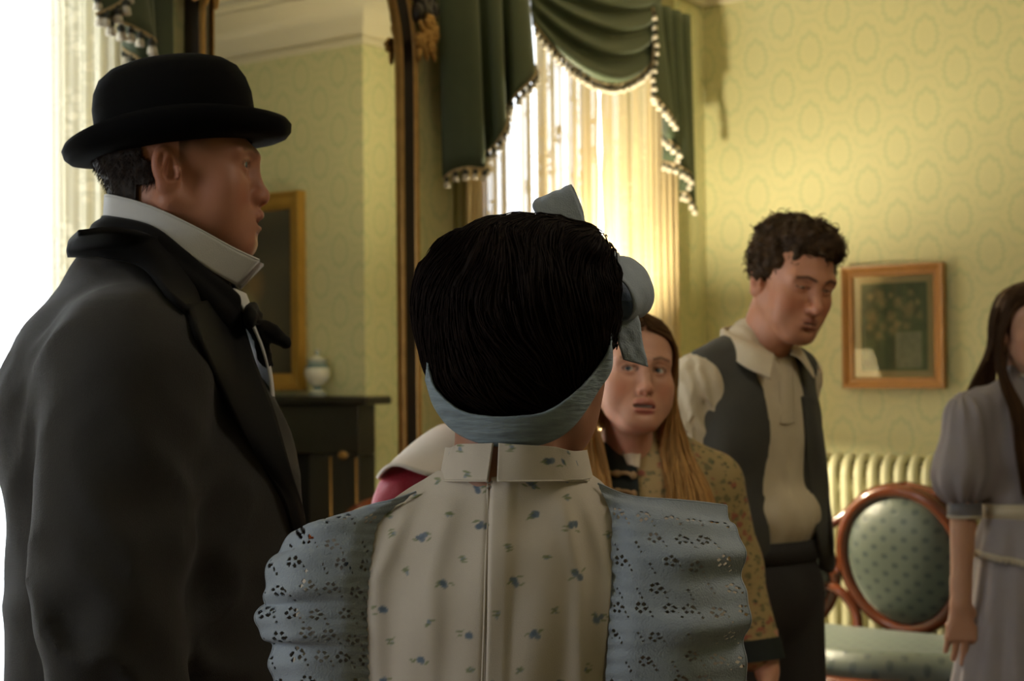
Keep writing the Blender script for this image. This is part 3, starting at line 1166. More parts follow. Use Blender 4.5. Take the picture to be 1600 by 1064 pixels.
# ------------------------------------------------------------------ fireplace and what stands on it (seen in the mirror)
M_MARBLE = mat('black_marble', (0.016, 0.013, 0.010), 0.3, noise=0.5, nscale=8)
MX0, MX1, MFY, MTOP = 1.545, 3.40, -0.47, 1.262
fp = tag(empty('fireplace', ((MX0 + MX1) / 2, BRY, 0)), 'black marble fireplace with gilt lines, reflected in the tall mirror', 'fireplace')
cx = (MX0 + MX1) / 2
a = (MX1 - MX0) / 2
dF = MFY - BRY
MB().box((-a - 0.10, dF - 0.06, MTOP - 0.035), (a + 0.10, -0.002, MTOP), 0.008).obj('shelf', M_MARBLE, fp, smooth=False)
MB().box((-a, dF, MTOP - 0.26), (a, -0.002, MTOP - 0.036), 0.005).obj('lintel', M_MARBLE, fp, smooth=False)
for s in (-1, 1):
    j = MB().box((s * (a - 0.30), dF, 0), (s * a, -0.002, MTOP - 0.261), 0.006).box((s * (a - 0.27), dF - 0.015, 0.0), (s * (a - 0.03), dF + 0.01, 0.12), 0.004)
    jo = j.obj('jamb', M_MARBLE, fp, smooth=False)
    g_ = MB()
    for xx_ in (a - 0.165, a - 0.012):
        g_.box((s * xx_ - 0.004, dF - 0.004, 0.14), (s * xx_ + 0.004, dF + 0.002, MTOP - 0.27))
    g_.box((s * (a - 0.16), dF - 0.004, 0.62), (s * (a - 0.02), dF + 0.002, 0.63))
    for z in (0.635, 1.0):
        g_.ball((s * (a - 0.09), dF - 0.002, z), (0.03, 0.006, 0.02), 5)
    g_.obj('gilt_line', M_GILT, jo)
MB().box((-a + 0.30, -0.06, 0), (a - 0.30, -0.004, MTOP - 0.262)).obj('firebox', mat('soot', (0.006, 0.005, 0.005), 0.95), fp, smooth=False)

pa = tag(empty('dark_painting', (2.476, BRY - 0.004, 1.75)), 'large dark painting in a gold frame above the mantelpiece, seen in the mirror', 'painting')
pw, phh = 0.87, 0.77
M_GOLDF = mat('gold_leaf_frame', (0.50, 0.285, 0.055), 0.4, metal=0.55, noise=0.2, nscale=14)
frame_profile('frame', pw, phh, [(0, 0.0), (0, 0.02), (0.02, 0.03), (0.05, 0.035), (0.07, 0.05), (0.078, 0.05), (0.078, 0.0)], M_GOLDF, pa)
xx, zz = np.meshgrid(np.linspace(-1, 1, 70), np.linspace(-1, 1, 60), indexing='ij')
c = np.empty((*xx.shape, 3))
c[:] = (0.060, 0.052, 0.028)
P3 = np.stack([xx, zz, 0 * xx], -1)
c *= (1 + 0.35 * vnoise(P3 * 3, 3))[..., None]
w = np.clip(1.3 - np.hypot((xx + 0.42) / 0.16, (zz - 0.10) / 0.22), 0, 1)[..., None]
c = c * (1 - w) + np.array([0.20, 0.13, 0.05]) * w
w = np.clip(1.3 - np.hypot((xx + 0.35 - 0.25 * zz) / 0.10, (zz + 0.22) / 0.25), 0, 1)[..., None]
c = c * (1 - w) + np.array([0.24, 0.20, 0.09]) * w
v = np.stack([xx * pw / 2, np.full_like(xx, -0.012), zz * phh / 2], -1).reshape(-1, 3)
mesh_obj('canvas', v, grid_faces(70, 60), M_PAINT, pa, True, c.reshape(-1, 3))

M_CHINA = mat('porcelain', (1, 1, 1), 0.18, attr=True)


def lathe_col(prof, cols, seg, name, m, parent):
    v, f = lathe(prof, seg)
    return mesh_obj(name, v, f, m, parent, True, np.repeat(np.array(cols, float), seg, 0))


va = tag(empty('ginger_jar', (1.825, -0.43, MTOP)), 'lidded white and blue china jar on the mantelpiece beside the gold frame', 'jar')
WH, BL = (0.62, 0.60, 0.48), (0.10, 0.17, 0.17)
lathe_col([(0.0, 0), (0.042, 0), (0.044, 0.012), (0.032, 0.022), (0.020, 0.032), (0.019, 0.042), (0.030, 0.055), (0.050, 0.075), (0.058, 0.10), (0.057, 0.122), (0.053, 0.135), (0.042, 0.148), (0.040, 0.152), (0, 0.152)],
          [WH, WH, BL, WH, BL, BL, WH, WH, WH, WH, BL, BL, WH, WH], 28, 'body', M_CHINA, va)
lathe_col([(0.0, 0.152), (0.048, 0.152), (0.050, 0.158), (0.042, 0.168), (0.022, 0.180), (0.010, 0.184), (0.008, 0.190), (0.013, 0.198), (0.012, 0.208), (0.0, 0.214)],
          [WH, WH, BL, WH, WH, WH, BL, BL, WH, WH], 28, 'lid', M_CHINA, va)

# ------------------------------------------------------------------ radiator against the back wall
M_RAD = mat('radiator_enamel', (0.60, 0.575, 0.36), 0.35, noise=0.05, nscale=20)
rad = tag(empty('radiator', (0.70, -0.13, 0)), 'cream painted cast iron column radiator behind the settee', 'radiator')
zt = 1.045
pth = []
for a_ in np.linspace(0, math.pi, 11):
    pth.append((0, 0.062 * math.cos(a_), zt - 0.075 + 0.062 * math.sin(a_)))
pth += [(0, -0.062, z) for z in np.linspace(zt - 0.12, 0.17, 6)]
for a_ in np.linspace(math.pi, 2 * math.pi, 11):
    pth.append((0, 0.062 * math.cos(a_), 0.14 + 0.05 * math.sin(a_)))
pth += [(0, 0.062, z) for z in np.linspace(0.17, zt - 0.12, 6)]
mb = MB()
pts = np.array(pth)
pts = np.concatenate([pts, pts[:1]])
v, f = tube(pts, 0.0185, 8, False)
mb.add(v, f)
mb.box((-0.017, -0.05, 0.16), (0.017, 0.05, zt - 0.09))
for z in (0.14, zt - 0.07):
    mb.tube([(-0.026, 0, z), (0.026, 0, z)], 0.028, 10)
sec0 = mb.obj('radiator_section', M_RAD, rad)
sec0.location = (-0.3367, 0, 0)
for k in range(1, 14):
    s_ = sec0.copy()
    COL.objects.link(s_)
    s_.parent = rad
    s_.location = (-0.3367 + 0.0518 * k, 0, 0)
for x in (-0.3367, -0.3367 + 0.0518 * 13):
    for y in (-0.05, 0.05):
        MB().lathe([(0, 0), (0.022, 0), (0.018, 0.03), (0.016, 0.12), (0, 0.12)], 10, (x, y, 0)).obj('foot', M_RAD, rad)

# ------------------------------------------------------------------ table lamp on a small table in the corner
M_SHADE, nt_, b_ = new_mat('lamp_shade_silk')
for n_ in list(nt_.nodes):
    if n_.type == 'BSDF_PRINCIPLED':
        nt_.nodes.remove(n_)
tl_ = N(nt_, 'ShaderNodeBsdfTranslucent')
tl_.inputs['Color'].default_value = (0.92, 0.84, 0.62, 1)
df_ = N(nt_, 'ShaderNodeBsdfDiffuse')
df_.inputs['Color'].default_value = (0.85, 0.78, 0.58, 1)
ms_ = N(nt_, 'ShaderNodeMixShader')
ms_.inputs[0].default_value = 0.6
nt_.links.new(df_.outputs[0], ms_.inputs[1])
nt_.links.new(tl_.outputs[0], ms_.inputs[2])
nt_.links.new(ms_.outputs[0], nt_.nodes['Material Output'].inputs['Surface'])
M_BRASS = mat('brass', (0.50, 0.33, 0.10), 0.3, metal=1.0)
M_WALNUT = mat('dark_walnut', (0.060, 0.026, 0.012), 0.3, noise=0.3, nscale=14)
tb = tag(empty('side_table', (LAMP_XY[0], LAMP_XY[1], 0)), 'small round dark side table carrying the lamp in the room corner', 'table')
MB().lathe([(0, 0.70), (0.115, 0.70), (0.13, 0.71), (0.13, 0.72), (0.115, 0.73), (0, 0.73)], 40).obj('tabletop', M_WALNUT, tb)
MB().lathe([(0, 0.16), (0.03, 0.16), (0.045, 0.22), (0.025, 0.32), (0.03, 0.5), (0.05, 0.6), (0.03, 0.68), (0.08, 0.70), (0, 0.70)], 20).obj('pedestal', M_WALNUT, tb)
for k in range(3):
    a_ = k * 2 * math.pi / 3 + 0.4
    MB().tube([(0.02 * math.cos(a_), 0.02 * math.sin(a_), 0.26), (0.1 * math.cos(a_), 0.1 * math.sin(a_), 0.24), (0.12 * math.cos(a_), 0.12 * math.sin(a_), 0.08), (0.145 * math.cos(a_), 0.145 * math.sin(a_), 0.015)], [0.022, 0.02, 0.016, 0.014], 8).obj('leg', M_WALNUT, tb)
lp = tag(empty('table_lamp', (LAMP_XY[0], LAMP_XY[1], 0.73)), 'lit table lamp with a pale shade in the corner behind the blonde woman', 'lamp')
MB().lathe([(0, 0), (0.085, 0), (0.085, 0.015), (0.05, 0.03), (0.03, 0.06), (0.055, 0.14), (0.07, 0.22), (0.05, 0.32), (0.02, 0.38), (0.012, 0.40), (0.012, 0.54), (0, 0.54)], 28).obj('base', M_EBONY, lp)
MB().lathe([(0.150, 0.515), (0.144, 0.530), (0.086, 0.720), (0.084, 0.725)], 40).obj('shade', M_SHADE, lp)
m = MB()
for k in range(3):
    a_ = k * 2 * math.pi / 3
    m.tube([(0.0, 0.0, 0.53), (0.05 * math.cos(a_), 0.05 * math.sin(a_), 0.64), (0.086 * math.cos(a_), 0.086 * math.sin(a_), 0.718)], 0.0025, 5)
m.obj('shade_carrier', M_BRASS, lp)

# ------------------------------------------------------------------ settee with three oval backs
M_MAHOG = mat('polished_mahogany', (0.105, 0.026, 0.009), 0.22, noise=0.25, nscale=10, coat=0.4)


def damask_dots(name):
    m, nt, b = new_mat(name)
    L = nt.links
    tc = N(nt, 'ShaderNodeTexCoord')
    mp = N(nt, 'ShaderNodeMapping')
    mp.inputs['Scale'].default_value = (1, 1, 1)
    L.new(tc.outputs['UV'], mp.inputs['Vector'])
    sep = N(nt, 'ShaderNodeSeparateXYZ')
    at = N(nt, 'ShaderNodeAttribute', attribute_name='Col')
    L.new(at.outputs['Vector'], sep.inputs[0])
    u, v_ = sep.outputs[0], sep.outputs[1]
    cu = math_node(nt, 'COSINE', math_node(nt, 'MULTIPLY', u, math.pi / 0.036))
    cv = math_node(nt, 'COSINE', math_node(nt, 'MULTIPLY', v_, math.pi / 0.030))
    g = math_node(nt, 'MULTIPLY', cu, cv)
    dot = math_node(nt, 'MULTIPLY', math_node(nt, 'SUBTRACT', g, 0.42), 5.0, clamp=True)
    nz = N(nt, 'ShaderNodeTexNoise')
    nz.inputs['Scale'].default_value = 60
    L.new(at.outputs['Vector'], nz.inputs['Vector'])
    col = mix_col(nt, dot, (0.092, 0.110, 0.090), (0.046, 0.062, 0.056))
    L.new(col, b.inputs['Base Color'])
    b.inputs['Roughness'].default_value = 0.42
    b.inputs['Sheen Weight'].default_value = 0.7
    b.inputs['Sheen Roughness'].default_value = 0.35
    b.inputs['Sheen Tint'].default_value = (0.85, 0.95, 0.82, 1)
    bp = N(nt, 'ShaderNodeBump')
    bp.inputs['Strength'].default_value = 0.3
    bp.inputs['Distance'].default_value = 0.002
    L.new(math_node(nt, 'MULTIPLY_ADD', nz.outputs['Fac'], 0.4, dot), bp.inputs['Height'])
    L.new(bp.outputs[0], b.inputs['Normal'])
    return m


M_DAMASK = damask_dots('teal_damask')
SY = -0.52
pc = ony(1409, 876, SY)
st = tag(empty('settee', (pc[0], SY, 0)), 'carved mahogany settee with oval damask backs in front of the radiator', 'settee')


def oval(cxx, cz, ra, rb, th, lean, yoff=0.0, turn=0.0):
    Rm = rot3(rx=-lean) if False else rot3(lean, 0, turn)
    C3 = np.array([cxx, yoff, cz])
    t = np.linspace(0, 2 * math.pi, 49)
    egg = 1 + 0.06 * np.sin(t)
    ring = np.stack([ra * np.cos(t) * egg, 0 * t, rb * np.sin(t)], -1) @ Rm.T + C3
    m = MB()
    v, f = tube(ring[:-1].tolist() + [ring[0]], th, 10, False)
    m.add(v, f)
    o = m.obj('oval_frame', M_MAHOG, st)
    # padded oval
    n1, n2 = 16, 48
    rr = np.linspace(0, 1, n1)[:, None]
    tt = np.linspace(0, 2 * math.pi, n2, endpoint=False)[None]
    eg = 1 + 0.06 * np.sin(tt)
    X = (ra - th * 0.7) * rr * np.cos(tt) * eg
    Z = (rb - th * 0.7) * rr * np.sin(tt)
    Y = -0.062 * np.clip(1 - rr ** 2.6, 0, 1) ** 0.75 + 0 * tt
    loc = np.stack([X, Y, Z], -1)
    G = loc @ Rm.T + C3
    f = grid_faces(n1, n2, True)
    uv = np.stack([X, Z, 0 * X], -1).reshape(-1, 3)
    v1 = G.reshape(-1, 3)
    b1 = (np.stack([X, 0.02 + 0 * Y, Z], -1) @ Rm.T + C3).reshape(-1, 3)
    mesh_obj('back_pad', np.concatenate([v1, b1]), np.concatenate([f, f[:, ::-1] + len(v1)]), M_DAMASK, st, True, np.concatenate([uv, uv]))


cz = pc[2]
oval(0.0, cz, 0.212, 0.245, 0.024, 10)
for s in (-1, 1):
    oval(s * 0.392, cz - 0.085, 0.145, 0.170, 0.022, 10, -0.02, -s * 14)
    # crest rail sweeping from the middle oval down over the side oval
    MB().tube(catmull([(s * 0.0, 0.045, cz + 0.250), (s * 0.12, 0.04, cz + 0.222), (s * 0.205, 0.03, cz + 0.150), (s * 0.28, 0.015, cz + 0.105), (s * 0.36, 0.0, cz + 0.108), (s * 0.45, -0.03, cz + 0.075), (s * 0.525, -0.06, cz - 0.02), (s * 0.54, -0.09, cz - 0.14)], 40),
              catmull([[0.019], [0.021], [0.020], [0.018], [0.020], [0.02], [0.018], [0.018]], 40)[:, 0], 10).obj('crest_rail', M_MAHOG, st)
    MB().tube(catmull([(s * 0.225, 0.0, cz - 0.06), (s * 0.262, 0.0, cz - 0.02), (s * 0.285, 0.0, cz - 0.06)], 10), 0.018, 8).obj('bridge', M_MAHOG, st)
    MB().tube(catmull([(s * 0.16, 0.0, 0.44), (s * 0.175, 0.01, 0.52), (s * 0.225, 0.0, 0.585), (s * 0.285, 0.0, 0.60), (s * 0.34, -0.01, 0.56), (s * 0.40, -0.015, cz - 0.235)], 24), 0.019, 8).obj('lower_scroll', M_MAHOG, st)
    MB().tube(catmull([(s * 0.53, -0.06, cz - 0.06), (s * 0.545, -0.16, 0.68), (s * 0.555, -0.28, 0.67), (s * 0.55, -0.38, 0.65), (s * 0.53, -0.40, 0.55), (s * 0.52, -0.42, 0.40)], 24), 0.022, 8).obj('arm', M_MAHOG, st)
    for (lx, ly, tx) in ((0.49, -0.46, 0.04), (0.48, -0.02, 0.02)):
        MB().tube(catmull([(s * lx, ly, 0.36), (s * (lx + tx), ly - 0.02, 0.28), (s * (lx + 0.01), ly, 0.12), (s * (lx + tx * 0.6), ly - 0.02, 0.012)], 16), catmull([[0.035], [0.032], [0.018], [0.02]], 16)[:, 0], 8).obj('leg', M_MAHOG, st)
# seat: sprung upholstery over a rail
nu, nv = 60, 26
uu, vv = np.meshgrid(np.linspace(-1, 1, nu), np.linspace(0, 1, nv), indexing='ij')
X = 0.53 * uu
Yb = 0.0 + 0 * vv
Yf = -0.50 + 0.06 * uu ** 2 - 0.03 * np.cos(uu * math.pi * 1.5)
Y = Yb + (Yf - Yb) * vv
edge = np.minimum(1, np.minimum(np.minimum(vv / 0.12, (1 - vv) / 0.12), (1 - np.abs(uu)) / 0.06))
Z = 0.395 + 0.075 * np.sin(edge * math.pi / 2) ** 0.7 + 0.02 * np.sin(vv * math.pi)
G = np.stack([X, Y, Z], -1)
v, f = solid(G, 0.004)
n = nu * nv
uv = np.stack([X, Y, 0 * X], -1).reshape(-1, 3)
mesh_obj('seat', v, f, M_DAMASK, st, True, np.concatenate([uv, uv]))
fr = [(x, y, 0.372) for x, y in zip(G[:, -1, 0], G[:, -1, 1])]
MB().tube([(-0.53, 0.0, 0.372)] + fr + [(0.53, 0.0, 0.372)], 0.03, 8).obj('seat_rail', M_MAHOG, st)
MB().tube([(-0.53, 0.0, 0.372), (0.53, 0.0, 0.372)], 0.028, 8).obj('back_rail', M_MAHOG, st)

# ------------------------------------------------------------------ people: heads, hands, hair
M_SKIN = mat('skin', (1, 1, 1), 0.5, attr=True, sss=0.12, noise=0.05, nscale=60, bump=0.06, bscale=350, spec=0.35)
M_EYE = mat('eyeball', (1, 1, 1), 0.12, attr=True, spec=0.5)
M_TEETH = mat('teeth', (0.62, 0.56, 0.45), 0.25)


def hair_mat(name, rough=0.6, spec=0.16):
    return mat(name, (1, 1, 1), rough, attr=True, spec=spec)


M_HAIR = hair_mat('hair')


def sstep(x, a, b):
    t = np.clip((x - a) / (b - a), 0, 1)
    return t * t * (3 - 2 * t)


def make_head(p):
    """face towards -Y, eyes at z=0, chin near z=-0.115, crown near z=0.115; returns verts, faces, colours, Vol"""
    g = p.get
    h = g('vox', 0.0024)
    nb = np.array(g('neck', (0, 0.035, -0.20)))
    lo = np.minimum([-0.105, -0.150, -0.150], nb - 0.075)
    hi = np.maximum([0.105, 0.125, 0.135], nb + 0.075)
    V = Vol(lo, hi, h)
    fw, jw, full = g('fw', 1.0), g('jw', 1.0), g('full', 0.0)
    V.ell((0, 0.014, 0.034), (0.077 * fw, 0.096, 0.086))
    V.ell((0, -0.030, 0.030), (0.067 * fw, 0.064, 0.066), 0.03)
    V.ell((0, -0.040, -0.030), (0.063 * fw, 0.053, 0.070), 0.03)
    V.ell((0, -0.046, -0.078), (0.046 * jw, 0.043, 0.036), 0.03)
    V.ell((0, -0.081, -0.101), (0.021 * jw, 0.017, 0.016), 0.03)
    V.ell((0, -0.045, -0.100), (0.030 * jw, 0.04, 0.014 + 0.008 * full), 0.025)
    for s in (-1, 1):
        V.cap((s * 0.058 * jw, 0.004, -0.052), (s * 0.022 * jw, -0.074, -0.100), 0.018, 0.014, 0.03)
        V.ell((s * 0.044 * fw, -0.064, -0.030), (0.024, 0.020, 0.021), 0.028)
        V.ell((s * 0.042 * fw, -0.058, -0.062), (0.018 + 0.006 * full, 0.020, 0.026), 0.03)
        V.cap((s * 0.012, -0.0945, 0.0175), (s * 0.048, -0.078, 0.0175), 0.0095, 0.009, 0.022)
    # eye sockets
    for s in (-1, 1):
        V.ell((s * 0.031, -0.104, -0.001), (0.0215, 0.0165, 0.0135), 0.016, None, 'sub')
    # nose
    nl, nw = g('nose', 1.0), g('nosew', 1.0)
    tip = np.array([0, -0.095 - 0.024 * nl, -0.0395])
    V.cap((0, -0.088, 0.010), (0, tip[1] + 0.008, tip[2] + 0.006), 0.0085, 0.0095, 0.018)
    V.ell(tip + [0, 0.006, 0.001], (0.0105 * nw, 0.0095, 0.0095), 0.008)
    V.cap((0, -0.098, -0.046), tip + [0, 0.008, -0.002], 0.006, 0.007, 0.01)
    for s in (-1, 1):
        V.ell((s * 0.0112 * nw, -0.1015, -0.0415), (0.0066 * nw, 0.0105, 0.0075), 0.006)
        V.ell((s * 0.0072 * nw, -0.1075, -0.0510), (0.0036, 0.0060, 0.0040), 0.003, None, 'sub')
    # eyelids and the slit between them
    op = g('eye_open', 1.0)
    for s in (-1, 1):
        V.ell((s * 0.031, -0.0790, 0.0), (0.0160, 0.0146, 0.0140), 0.007)
        if op > 0.05:
            V.ell((s * 0.0312, -0.0960, -0.0004), (0.0128, 0.013, 0.0052 * op), 0.0014, rot3(0, s * 4, 0), 'sub')
        V.cap((s * 0.0185, -0.0935, 0.0065 * min(op, 1) + 0.002), (s * 0.0435, -0.084, 0.0055 * min(op, 1) + 0.002), 0.0022, 0.0016, 0.004)
    # mouth
    mo, mw = g('mouth', 0.0), g('mouthw', 1.0)
    zc = -0.0725
    c_up = g('smile', 0.0)
    x1 = 0.0255 * mw
    ym = -0.1005
    V.ell((0, -0.080, zc), (0.031, 0.025, 0.022), 0.018)
    ul = [(-x1, ym + 0.014, zc + c_up), (-x1 * 0.55, ym + 0.001, zc + 0.0045 + 0.4 * mo), (-0.004, ym - 0.0045, zc + 0.0065 + 0.5 * mo), (0.004, ym - 0.0045, zc + 0.0065 + 0.5 * mo), (x1 * 0.55, ym + 0.001, zc + 0.0045 + 0.4 * mo), (x1, ym + 0.014, zc + c_up)]
    ll = [(-x1, ym + 0.014, zc + c_up), (-x1 * 0.55, ym + 0.002, zc - 0.0055 - 0.7 * mo), (0, ym - 0.0020, zc - 0.0072 - mo), (x1 * 0.55, ym + 0.002, zc - 0.0055 - 0.7 * mo), (x1, ym + 0.014, zc + c_up)]
    V.chain(ul, [0.0022, 0.0045, 0.0048, 0.0048, 0.0045, 0.0022], 0.005)
    V.chain(ll, [0.0022, 0.0050, 0.0062, 0.0050, 0.0022], 0.006)
    sl_ = [(-x1 * 1.02, ym + 0.009, zc + c_up), (-x1 * 0.5, ym - 0.004, zc - 0.0005 - 0.2 * mo), (0, ym - 0.008, zc - 0.0002 - 0.25 * mo), (x1 * 0.5, ym - 0.004, zc - 0.0005 - 0.2 * mo), (x1 * 1.02, ym + 0.009, zc + c_up)]
    r_ = 0.0011 + 0.5 * mo
    V.chain(sl_, [0.001, r_, r_ * 1.1, r_, 0.001], 0.002, 'sub')
    if mo > 0.002:
        V.ell((0, ym + 0.006, zc - 0.25 * mo), (x1 * 0.78, 0.016, 0.7 * mo), 0.003, None, 'sub')
    V.ell((0, -0.1085, -0.0905), (0.016, 0.009, 0.0050), 0.010, None, 'sub')
    # ears
    for s in (-1, 1):
        er = rot3(-12, 0, s * -14)
        ec = np.array([s * 0.0785 * fw, g('ear_y', 0.016), -0.012])
        es = g('ear', 1.0)
        V.ell(ec, (0.0085, 0.0195 * es, 0.0335 * es), 0.006, er)
        V.ell(ec + [s * -0.001, 0.002, -0.026 * es], (0.007, 0.011 * es, 0.012 * es), 0.006, er)
        V.ell(ec + [s * 0.0075, -0.003, 0.003], (0.0065, 0.0115 * es, 0.0215 * es), 0.003, er, 'sub')
        V.cap(ec + [s * 0.004, -0.002, 0.016], ec + [s * 0.004, 0.006, -0.010], 0.0028, 0.0035, 0.004)
        V.ell(ec + [s * 0.004, -0.016, -0.004], (0.0045, 0.0045, 0.008), 0.004)
        V.ell(ec + [s * 0.0055, -0.008, -0.006], (0.006, 0.006, 0.009), 0.003, er, 'sub')
    # neck
    nr = g('neck_r', 0.052)
    V.cap((0, 0.026, -0.055), nb, nr * 0.98, nr * 1.05, 0.028)
    V.cap((0, -0.018, -0.085), nb + [0, -0.03, 0], nr * 0.55, nr * 0.6, 0.03)
    v, f = V.mesh()
    x, y, z = v.T
    skin = np.array(g('skin', (0.46, 0.25, 0.165)))
    c = np.tile(skin, (len(v), 1))
    # lips, cheeks, nose and ears run redder; brows and lash line darker
    def blend(w, col):
        nonlocal c
        c = c * (1 - w[:, None]) + np.array(col) * w[:, None]
    red = skin * np.array([1.02, 0.78, 0.74])
    for s in (-1, 1):
        blend(0.75 * np.exp(-(((x - s * 0.045) / 0.02) ** 2 + ((z + 0.04) / 0.02) ** 2)) * (y < -0.03), red)
        blend(0.6 * np.exp(-(((x - s * 0.085) / 0.012) ** 2 + ((y - 0.016) / 0.022) ** 2 + ((z + 0.012) / 0.034) ** 2)), red)
    blend(0.6 * np.exp(-((x / 0.014) ** 2 + ((z + 0.042) / 0.012) ** 2)) * (y < -0.09), red)
    def dist_chain(pts):
        d = np.full(len(v), 9.0)
        for a, b in zip(pts[:-1], pts[1:]):
            a, b = np.array(a), np.array(b)
            t = np.clip(((v - a) @ (b - a)) / ((b - a) @ (b - a)), 0, 1)
            d = np.minimum(d, np.linalg.norm(v - a - t[:, None] * (b - a), axis=1))
        return d
    lip = np.minimum(dist_chain(ul), dist_chain(ll) - 0.001)
    blend(g('lipw', 0.8) * (1 - sstep(lip, 0.0050, 0.0078)), g('lip', (0.36, 0.13, 0.10)))
    blend((1 - sstep(dist_chain(sl_), 0.001, 0.0035)) * 0.85, (0.07, 0.02, 0.018))
    brow = np.array(g('brow', (0.05, 0.028, 0.015)))
    for s in (-1, 1):
        bz = g('browz', 0.0)
        bp = [(s * 0.013, -0.1, 0.0185 + bz), (s * 0.030, -0.096, 0.0235 + bz), (s * 0.050, -0.08, 0.0185 + bz)]
        d = np.full(len(v), 9.0)
        q = v[:, [0, 2]]
        for a, b in zip(bp[:-1], bp[1:]):
            a, b = np.array(a)[[0, 2]], np.array(b)[[0, 2]]
            t = np.clip(((q - a) @ (b - a)) / ((b - a) @ (b - a)), 0, 1)
            d = np.minimum(d, np.linalg.norm(q - a - t[:, None] * (b - a), axis=1))
        blend(g('broww', 0.8) * (1 - sstep(d, 0.0012, 0.0045)) * (y < -0.05), brow)
        e = np.hypot((x - s * 0.031) / 0.0150, (z - 0.0002) / (0.0068 * max(op, 0.4)))
        blend(g('lash', 0.6) * np.exp(-((e - 0.98) / 0.13) ** 2) * (y < -0.075) * (z > -0.004), (0.05, 0.025, 0.018))
        blend(0.30 * np.exp(-((x - s * 0.031) / 0.016) ** 2 - ((z + 0.008) / 0.006) ** 2) * (y < -0.07), red * 0.8)
    st = g('stubble', 0.0)
    if st:
        w = st * sstep(-z, 0.045, 0.07) * (y < -0.005) * (z > -0.13)
        blend(w, skin * 0.55)
    hl = g('hair_shadow')
    if hl is not None:     # close-cropped hair: colour of the scalp and sideburns
        w = hl['fn'](v)
        blend(w, hl['col'])
    return v, f, c, V


def eye_mesh(s, gaze, iris=(0.10, 0.07, 0.04)):
    """eyeball in head space; gaze = (x, z) offsets of the look direction"""
    v, f = lathe([(math.sin(t), -math.cos(t)) for t in np.linspace(0, math.pi, 25)], 28)
    v = v / np.linalg.norm(v, axis=1, keepdims=True)
    d = np.array([gaze[0], -1.0, gaze[1]])
    d /= np.linalg.norm(d)
    a = np.degrees(np.arccos(np.clip(v @ d, -1, 1)))
    c = np.tile(np.array([0.60, 0.55, 0.48]), (len(v), 1))
    c[a < 31] = np.array(iris) * 0.5
    c[a < 28] = iris
    c[a < 12.5] = (0.006, 0.006, 0.006)
    r = 0.0124 + 0.0007 * np.exp(-(a / 28) ** 4)
    return v * r[:, None] + np.array([s * 0.031, -0.0790, 0.0]), f, c


class Pose:
    """rigid placement: head space -> the person's own frame"""
    def __init__(self, pos, yaw=0, pitch=0, roll=0, scale=1.0):
        self.M = rot3(0, 0, yaw) @ rot3(pitch, 0, 0) @ rot3(0, roll, 0)
        self.p = np.array(pos, float)
        self.s = scale

    def __call__(self, v):
        return (np.asarray(v, float) * self.s) @ self.M.T + self.p

    def inv(self, v):
        return ((np.asarray(v, float) - self.p) @ self.M) / self.s


def person(base, label, group=None):
    """base: point under the camera axes (right, ahead, 0)"""
    w = to_world(np.array([base[0], base[1], 0.0]))
    e = empty('person', tuple(w), YAW)
    tag(e, label, 'person', group)
    return e


def limb_vol(lo, hi, h=0.010):
    return Vol(lo, hi, h)


def make_hand(V, wrist, dirv, palm_n, L=0.175, side=1, curl=0.35, k=0.004):
    """adds a hand to a Vol: dirv along the fingers, palm_n out of the palm, thumb on +side of (dirv x palm_n)"""
    d = np.array(dirv, float)
    d /= np.linalg.norm(d)
    n = np.array(palm_n, float)
    n = n - d * (n @ d)
    n /= np.linalg.norm(n)
    w = np.cross(d, n) * side
    wrist = np.array(wrist, float)
    s = L / 0.18
    V.cap(wrist - d * 0.05 * s, wrist + d * 0.012 * s, 0.024 * s, 0.021 * s, 0.012, flat=(n, 0.75))
    # palm
    for q in (-1, -0.33, 0.33, 1):
        V.cap(wrist + d * 0.012 * s + w * q * 0.012 * s, wrist + d * 0.088 * s + w * q * 0.030 * s, 0.013 * s, 0.0115 * s, 0.014)
    # four fingers, root to tip, bending towards the palm
    lens = [0.070, 0.078, 0.073, 0.057]
    for i, q in enumerate((0.031, 0.0105, -0.0105, -0.030)):
        c = curl * (0.8 + 0.14 * i)
        p = wrist + d * (0.086 - 0.004 * abs(i - 1)) * s + w * q * s
        ang = 0.22 + c * 0.6
        dd = d * math.cos(ang) + n * math.sin(ang) + w * q * 1.2
        r = 0.0096 * s * (0.88 if i == 3 else 1)
        pts, rad = [p - d * 0.02 * s, p], [r * 1.05, r * 1.02]
        for j, fr in enumerate((0.46, 0.30, 0.24)):
            p = p + dd / np.linalg.norm(dd) * lens[i] * fr * s * 1.05
            pts.append(p)
            rad.append(r * (0.95 - 0.09 * j))
            ang += c * (1.0 if j == 0 else 0.7)
            dd = d * math.cos(ang) + n * math.sin(ang) + w * q * 0.6
        V.chain(pts, rad, 0.0022)
    # thumb leaves the side of the palm near its base
    p0 = wrist + d * 0.018 * s + w * 0.020 * s + n * 0.006 * s
    p1 = p0 + (d * 0.62 + w * 0.60 + n * 0.35) * 0.042 * s
    p2 = p1 + (d * 0.88 + w * 0.22 + n * 0.35) * 0.034 * s
    p3 = p2 + (d * 0.92 + w * 0.02 + n * 0.35) * 0.026 * s
    V.chain([p0, p1, p2, p3], [0.0145 * s, 0.0115 * s, 0.0100 * s, 0.0080 * s], 0.005)
    return V


def join(parts):
    """[(v,f,c)] -> one mesh's arrays"""
    vs, fs, cs, n = [], [], [], 0
    for v, f, c in parts:
        vs.append(v)
        fs.append(np.asarray(f) + n)
        cs.append(np.tile(np.array(c, float), (len(v), 1)) if np.ndim(c) == 1 else c)
        n += len(v)
    return np.concatenate(vs), np.concatenate(fs), np.concatenate(cs)


